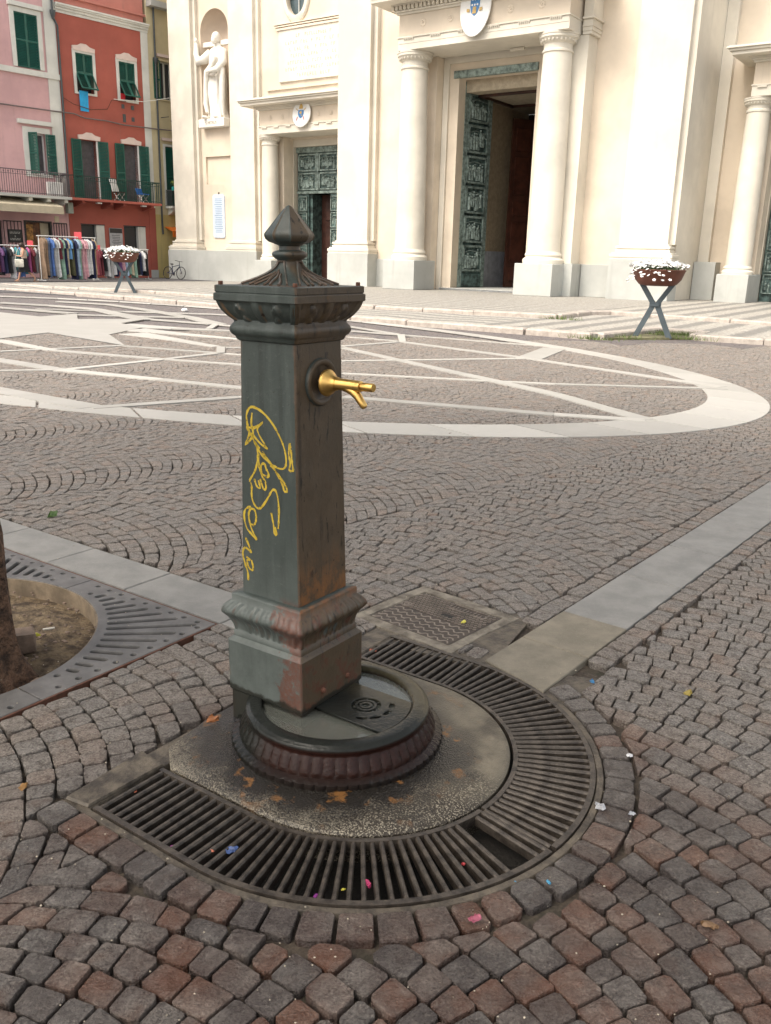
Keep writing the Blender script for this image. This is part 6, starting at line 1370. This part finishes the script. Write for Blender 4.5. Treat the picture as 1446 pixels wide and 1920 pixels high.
# ---- bicycle by the church corner
bk = empty('bicycle', cw(-17.35, -3.55, .0), CYAW + rad(4), 'dark bicycle leaning by the church corner plinth', 'bicycle'); bk.rotation_euler = (rad(-8), 0, CYAW + rad(4))
MT['rubber'] = plain('tyre_rubber', (.02, .02, .02), .7); MT['bikepaint'] = plain('dark_blue_paint', (.02, .03, .06), .35)
for x in (-.52, .52):
    b = MB(); b.lathe([(.34 + .022 * cos(a), .022 * sin(a)) for a in np.linspace(0, 2 * PI, 9)], 36, (x, 0, .35), 'y', cap=False); wh = b.build('wheel', MT['rubber'], bk, 60)
    b = MB()
    for i in range(18): a = i * PI / 9; b.tube([(x, 0, .35), (x + .32 * cos(a), 0, .35 + .32 * sin(a))], .003, 4)
    b.lathe([(.03, -.03), (.03, .03)], 10, (x, 0, .35), 'y'); b.build('spokes', MT['greyrail'], wh)['kind'] = 'stuff'
b = MB()
for p in ([(-.1, 0, .3), (-.22, 0, .78)], [(-.1, 0, .3), (.38, 0, .72)], [(-.2, 0, .68), (.36, 0, .8)], [(-.52, .05, .35), (-.1, .04, .3)], [(-.52, .05, .35), (-.2, .03, .68)], [(.36, 0, .82), (.42, 0, .62), (.52, .05, .35)]): b.tube(p, .021, 8)
b.build('frame', MT['bikepaint'], bk, 60)
b = MB(); b.tube([(.36, 0, .8), (.34, 0, .98)], .016, 8); b.tube([(.28, -.3, 1.02), (.34, -.1, 1.0), (.34, .1, 1.0), (.28, .3, 1.02)], .014, 8); b.build('handlebar', MT['black'], bk, 60); b = MB(); b.ball((-.24, 0, .84), .1, 10, 6, 1.4, .7, .35); b.tube([(-.22, 0, .76), (-.24, 0, .83)], .014, 6); b.build('saddle', MT['black'], bk, 60)
b = MB(); b.lathe([(.09, -.01), (.09, .01)], 16, (-.1, .05, .3), 'y'); b.tube([(-.1, .08, .3), (-.02, .08, .17)], .012, 6); b.tube([(-.1, -.05, .3), (-.18, -.05, .43)], .012, 6); b.build('crankset', MT['greyrail'], bk, 50)
# ---- flower planters on crossed legs
MT['terracotta'] = plain('rust_brown_bowl', (.15, .055, .034), .7, 0, .25, 5, .2, 40); MT['legsteel'] = plain('slate_blue_steel', (.09, .115, .13), .5, .3, .15, 5, .1, 60); MT['petal'] = plain('white_petals', (.8, .8, .78), .6, 0, .06, 8, .1, 30)
def planter(loc, rz, label, sc):
    r = empty('flower_planter', loc, rz, label, 'planter', 'flower planters on crossed legs'); R = .5 * sc
    b = MB(); b.lathe([(R * .45, 1.0 * sc), (R * .72, 1.03 * sc), (R * .88, 1.12 * sc), (R * 1.0, 1.28 * sc), (R * 1.04, 1.30 * sc), (R * 1.0, 1.31 * sc), (R * .94, 1.28 * sc), (R * .3, 1.22 * sc)], 36); b.build('bowl', MT['terracotta'], r, 40)
    for k in range(2):
        a = k * PI; c, s_ = cos(a), sin(a); b = MB(); w = .1 * sc; pts = [(.33 * sc, 0), (.055 * sc, .60 * sc), (.055 * sc, .68 * sc), (.40 * sc, 1.2 * sc)]
        rings = [[(c * (q + e) - s_ * f, s_ * (q + e) + c * f, z) for e, f in ((-w * .55, -w * .5), (w * .55, -w * .5), (w * .55, w * .5), (-w * .55, w * .5))] for q, z in pts]; b.stack(rings); b.build('leg', MT['legsteel'], r)
    b = MB(); b.box(-.08 * sc, .08 * sc, -.08 * sc, .08 * sc, .6 * sc, .68 * sc, .01); b.build('hub', MT['legsteel'], r)
    link('foliage', leafball((0, 0, 1.33 * sc), (R * .98, R * .98, .09), 500, .03), MT['leaf'], r)
    b = MB(); V_, F_ = [], []
    for i in range(520):
        a, q = rng.random() * 2 * PI, R * 1.12 * rng.random() ** .5; z = (1.38 + .09 * (1 - (q / R) ** 2) + rng.normal(0, .025)) * sc
        if q > R * .9 and rng.random() < .55 and (a % (2 * PI)) > 2.6 and (a % (2 * PI)) < 5.2: z -= rng.uniform(.05, .26) * sc; q *= 1.06
        cx, cy = q * cos(a), q * sin(a); t = Vector((cos(a) * .5 + rng.normal(0, .3), sin(a) * .5 + rng.normal(0, .3), 1)).normalized(); e = t.orthogonal().normalized(); f_ = t.cross(e); k = len(V_)
        V_.append((cx, cy, z)); V_ += [tuple(Vector((cx, cy, z)) + (e * cos(j * 2 * PI / 10) + f_ * sin(j * 2 * PI / 10)) * (.026 if j % 2 else .038) * sc + t * .008) for j in range(10)]; F_ += [(k, k + 1 + j, k + 1 + (j + 1) % 10) for j in range(10)]
    me = bpy.data.meshes.new('blossoms'); me.from_pydata(V_, [], F_); o = link('blossoms', me, MT['petal'], r); o['kind'] = 'stuff'
    return r
planter((5.486, 18.487, .0), rad(-20), 'white-flowered brown bowl on crossed grey legs, right by the kerb', 1.05)
planter((-9.098, 30.437, .06), rad(17), 'white-flowered brown bowl on crossed legs before the clothes racks', 1.04)
b = MB(); b.ball((0, 0, .02), .09, 8, 5, 1, 1, .6); tag(b.build('crumpled_paper', MT['petal'], None, 60, (-5.4, 23.2, .0)), 'small white crumpled paper on the far setts', 'paper')
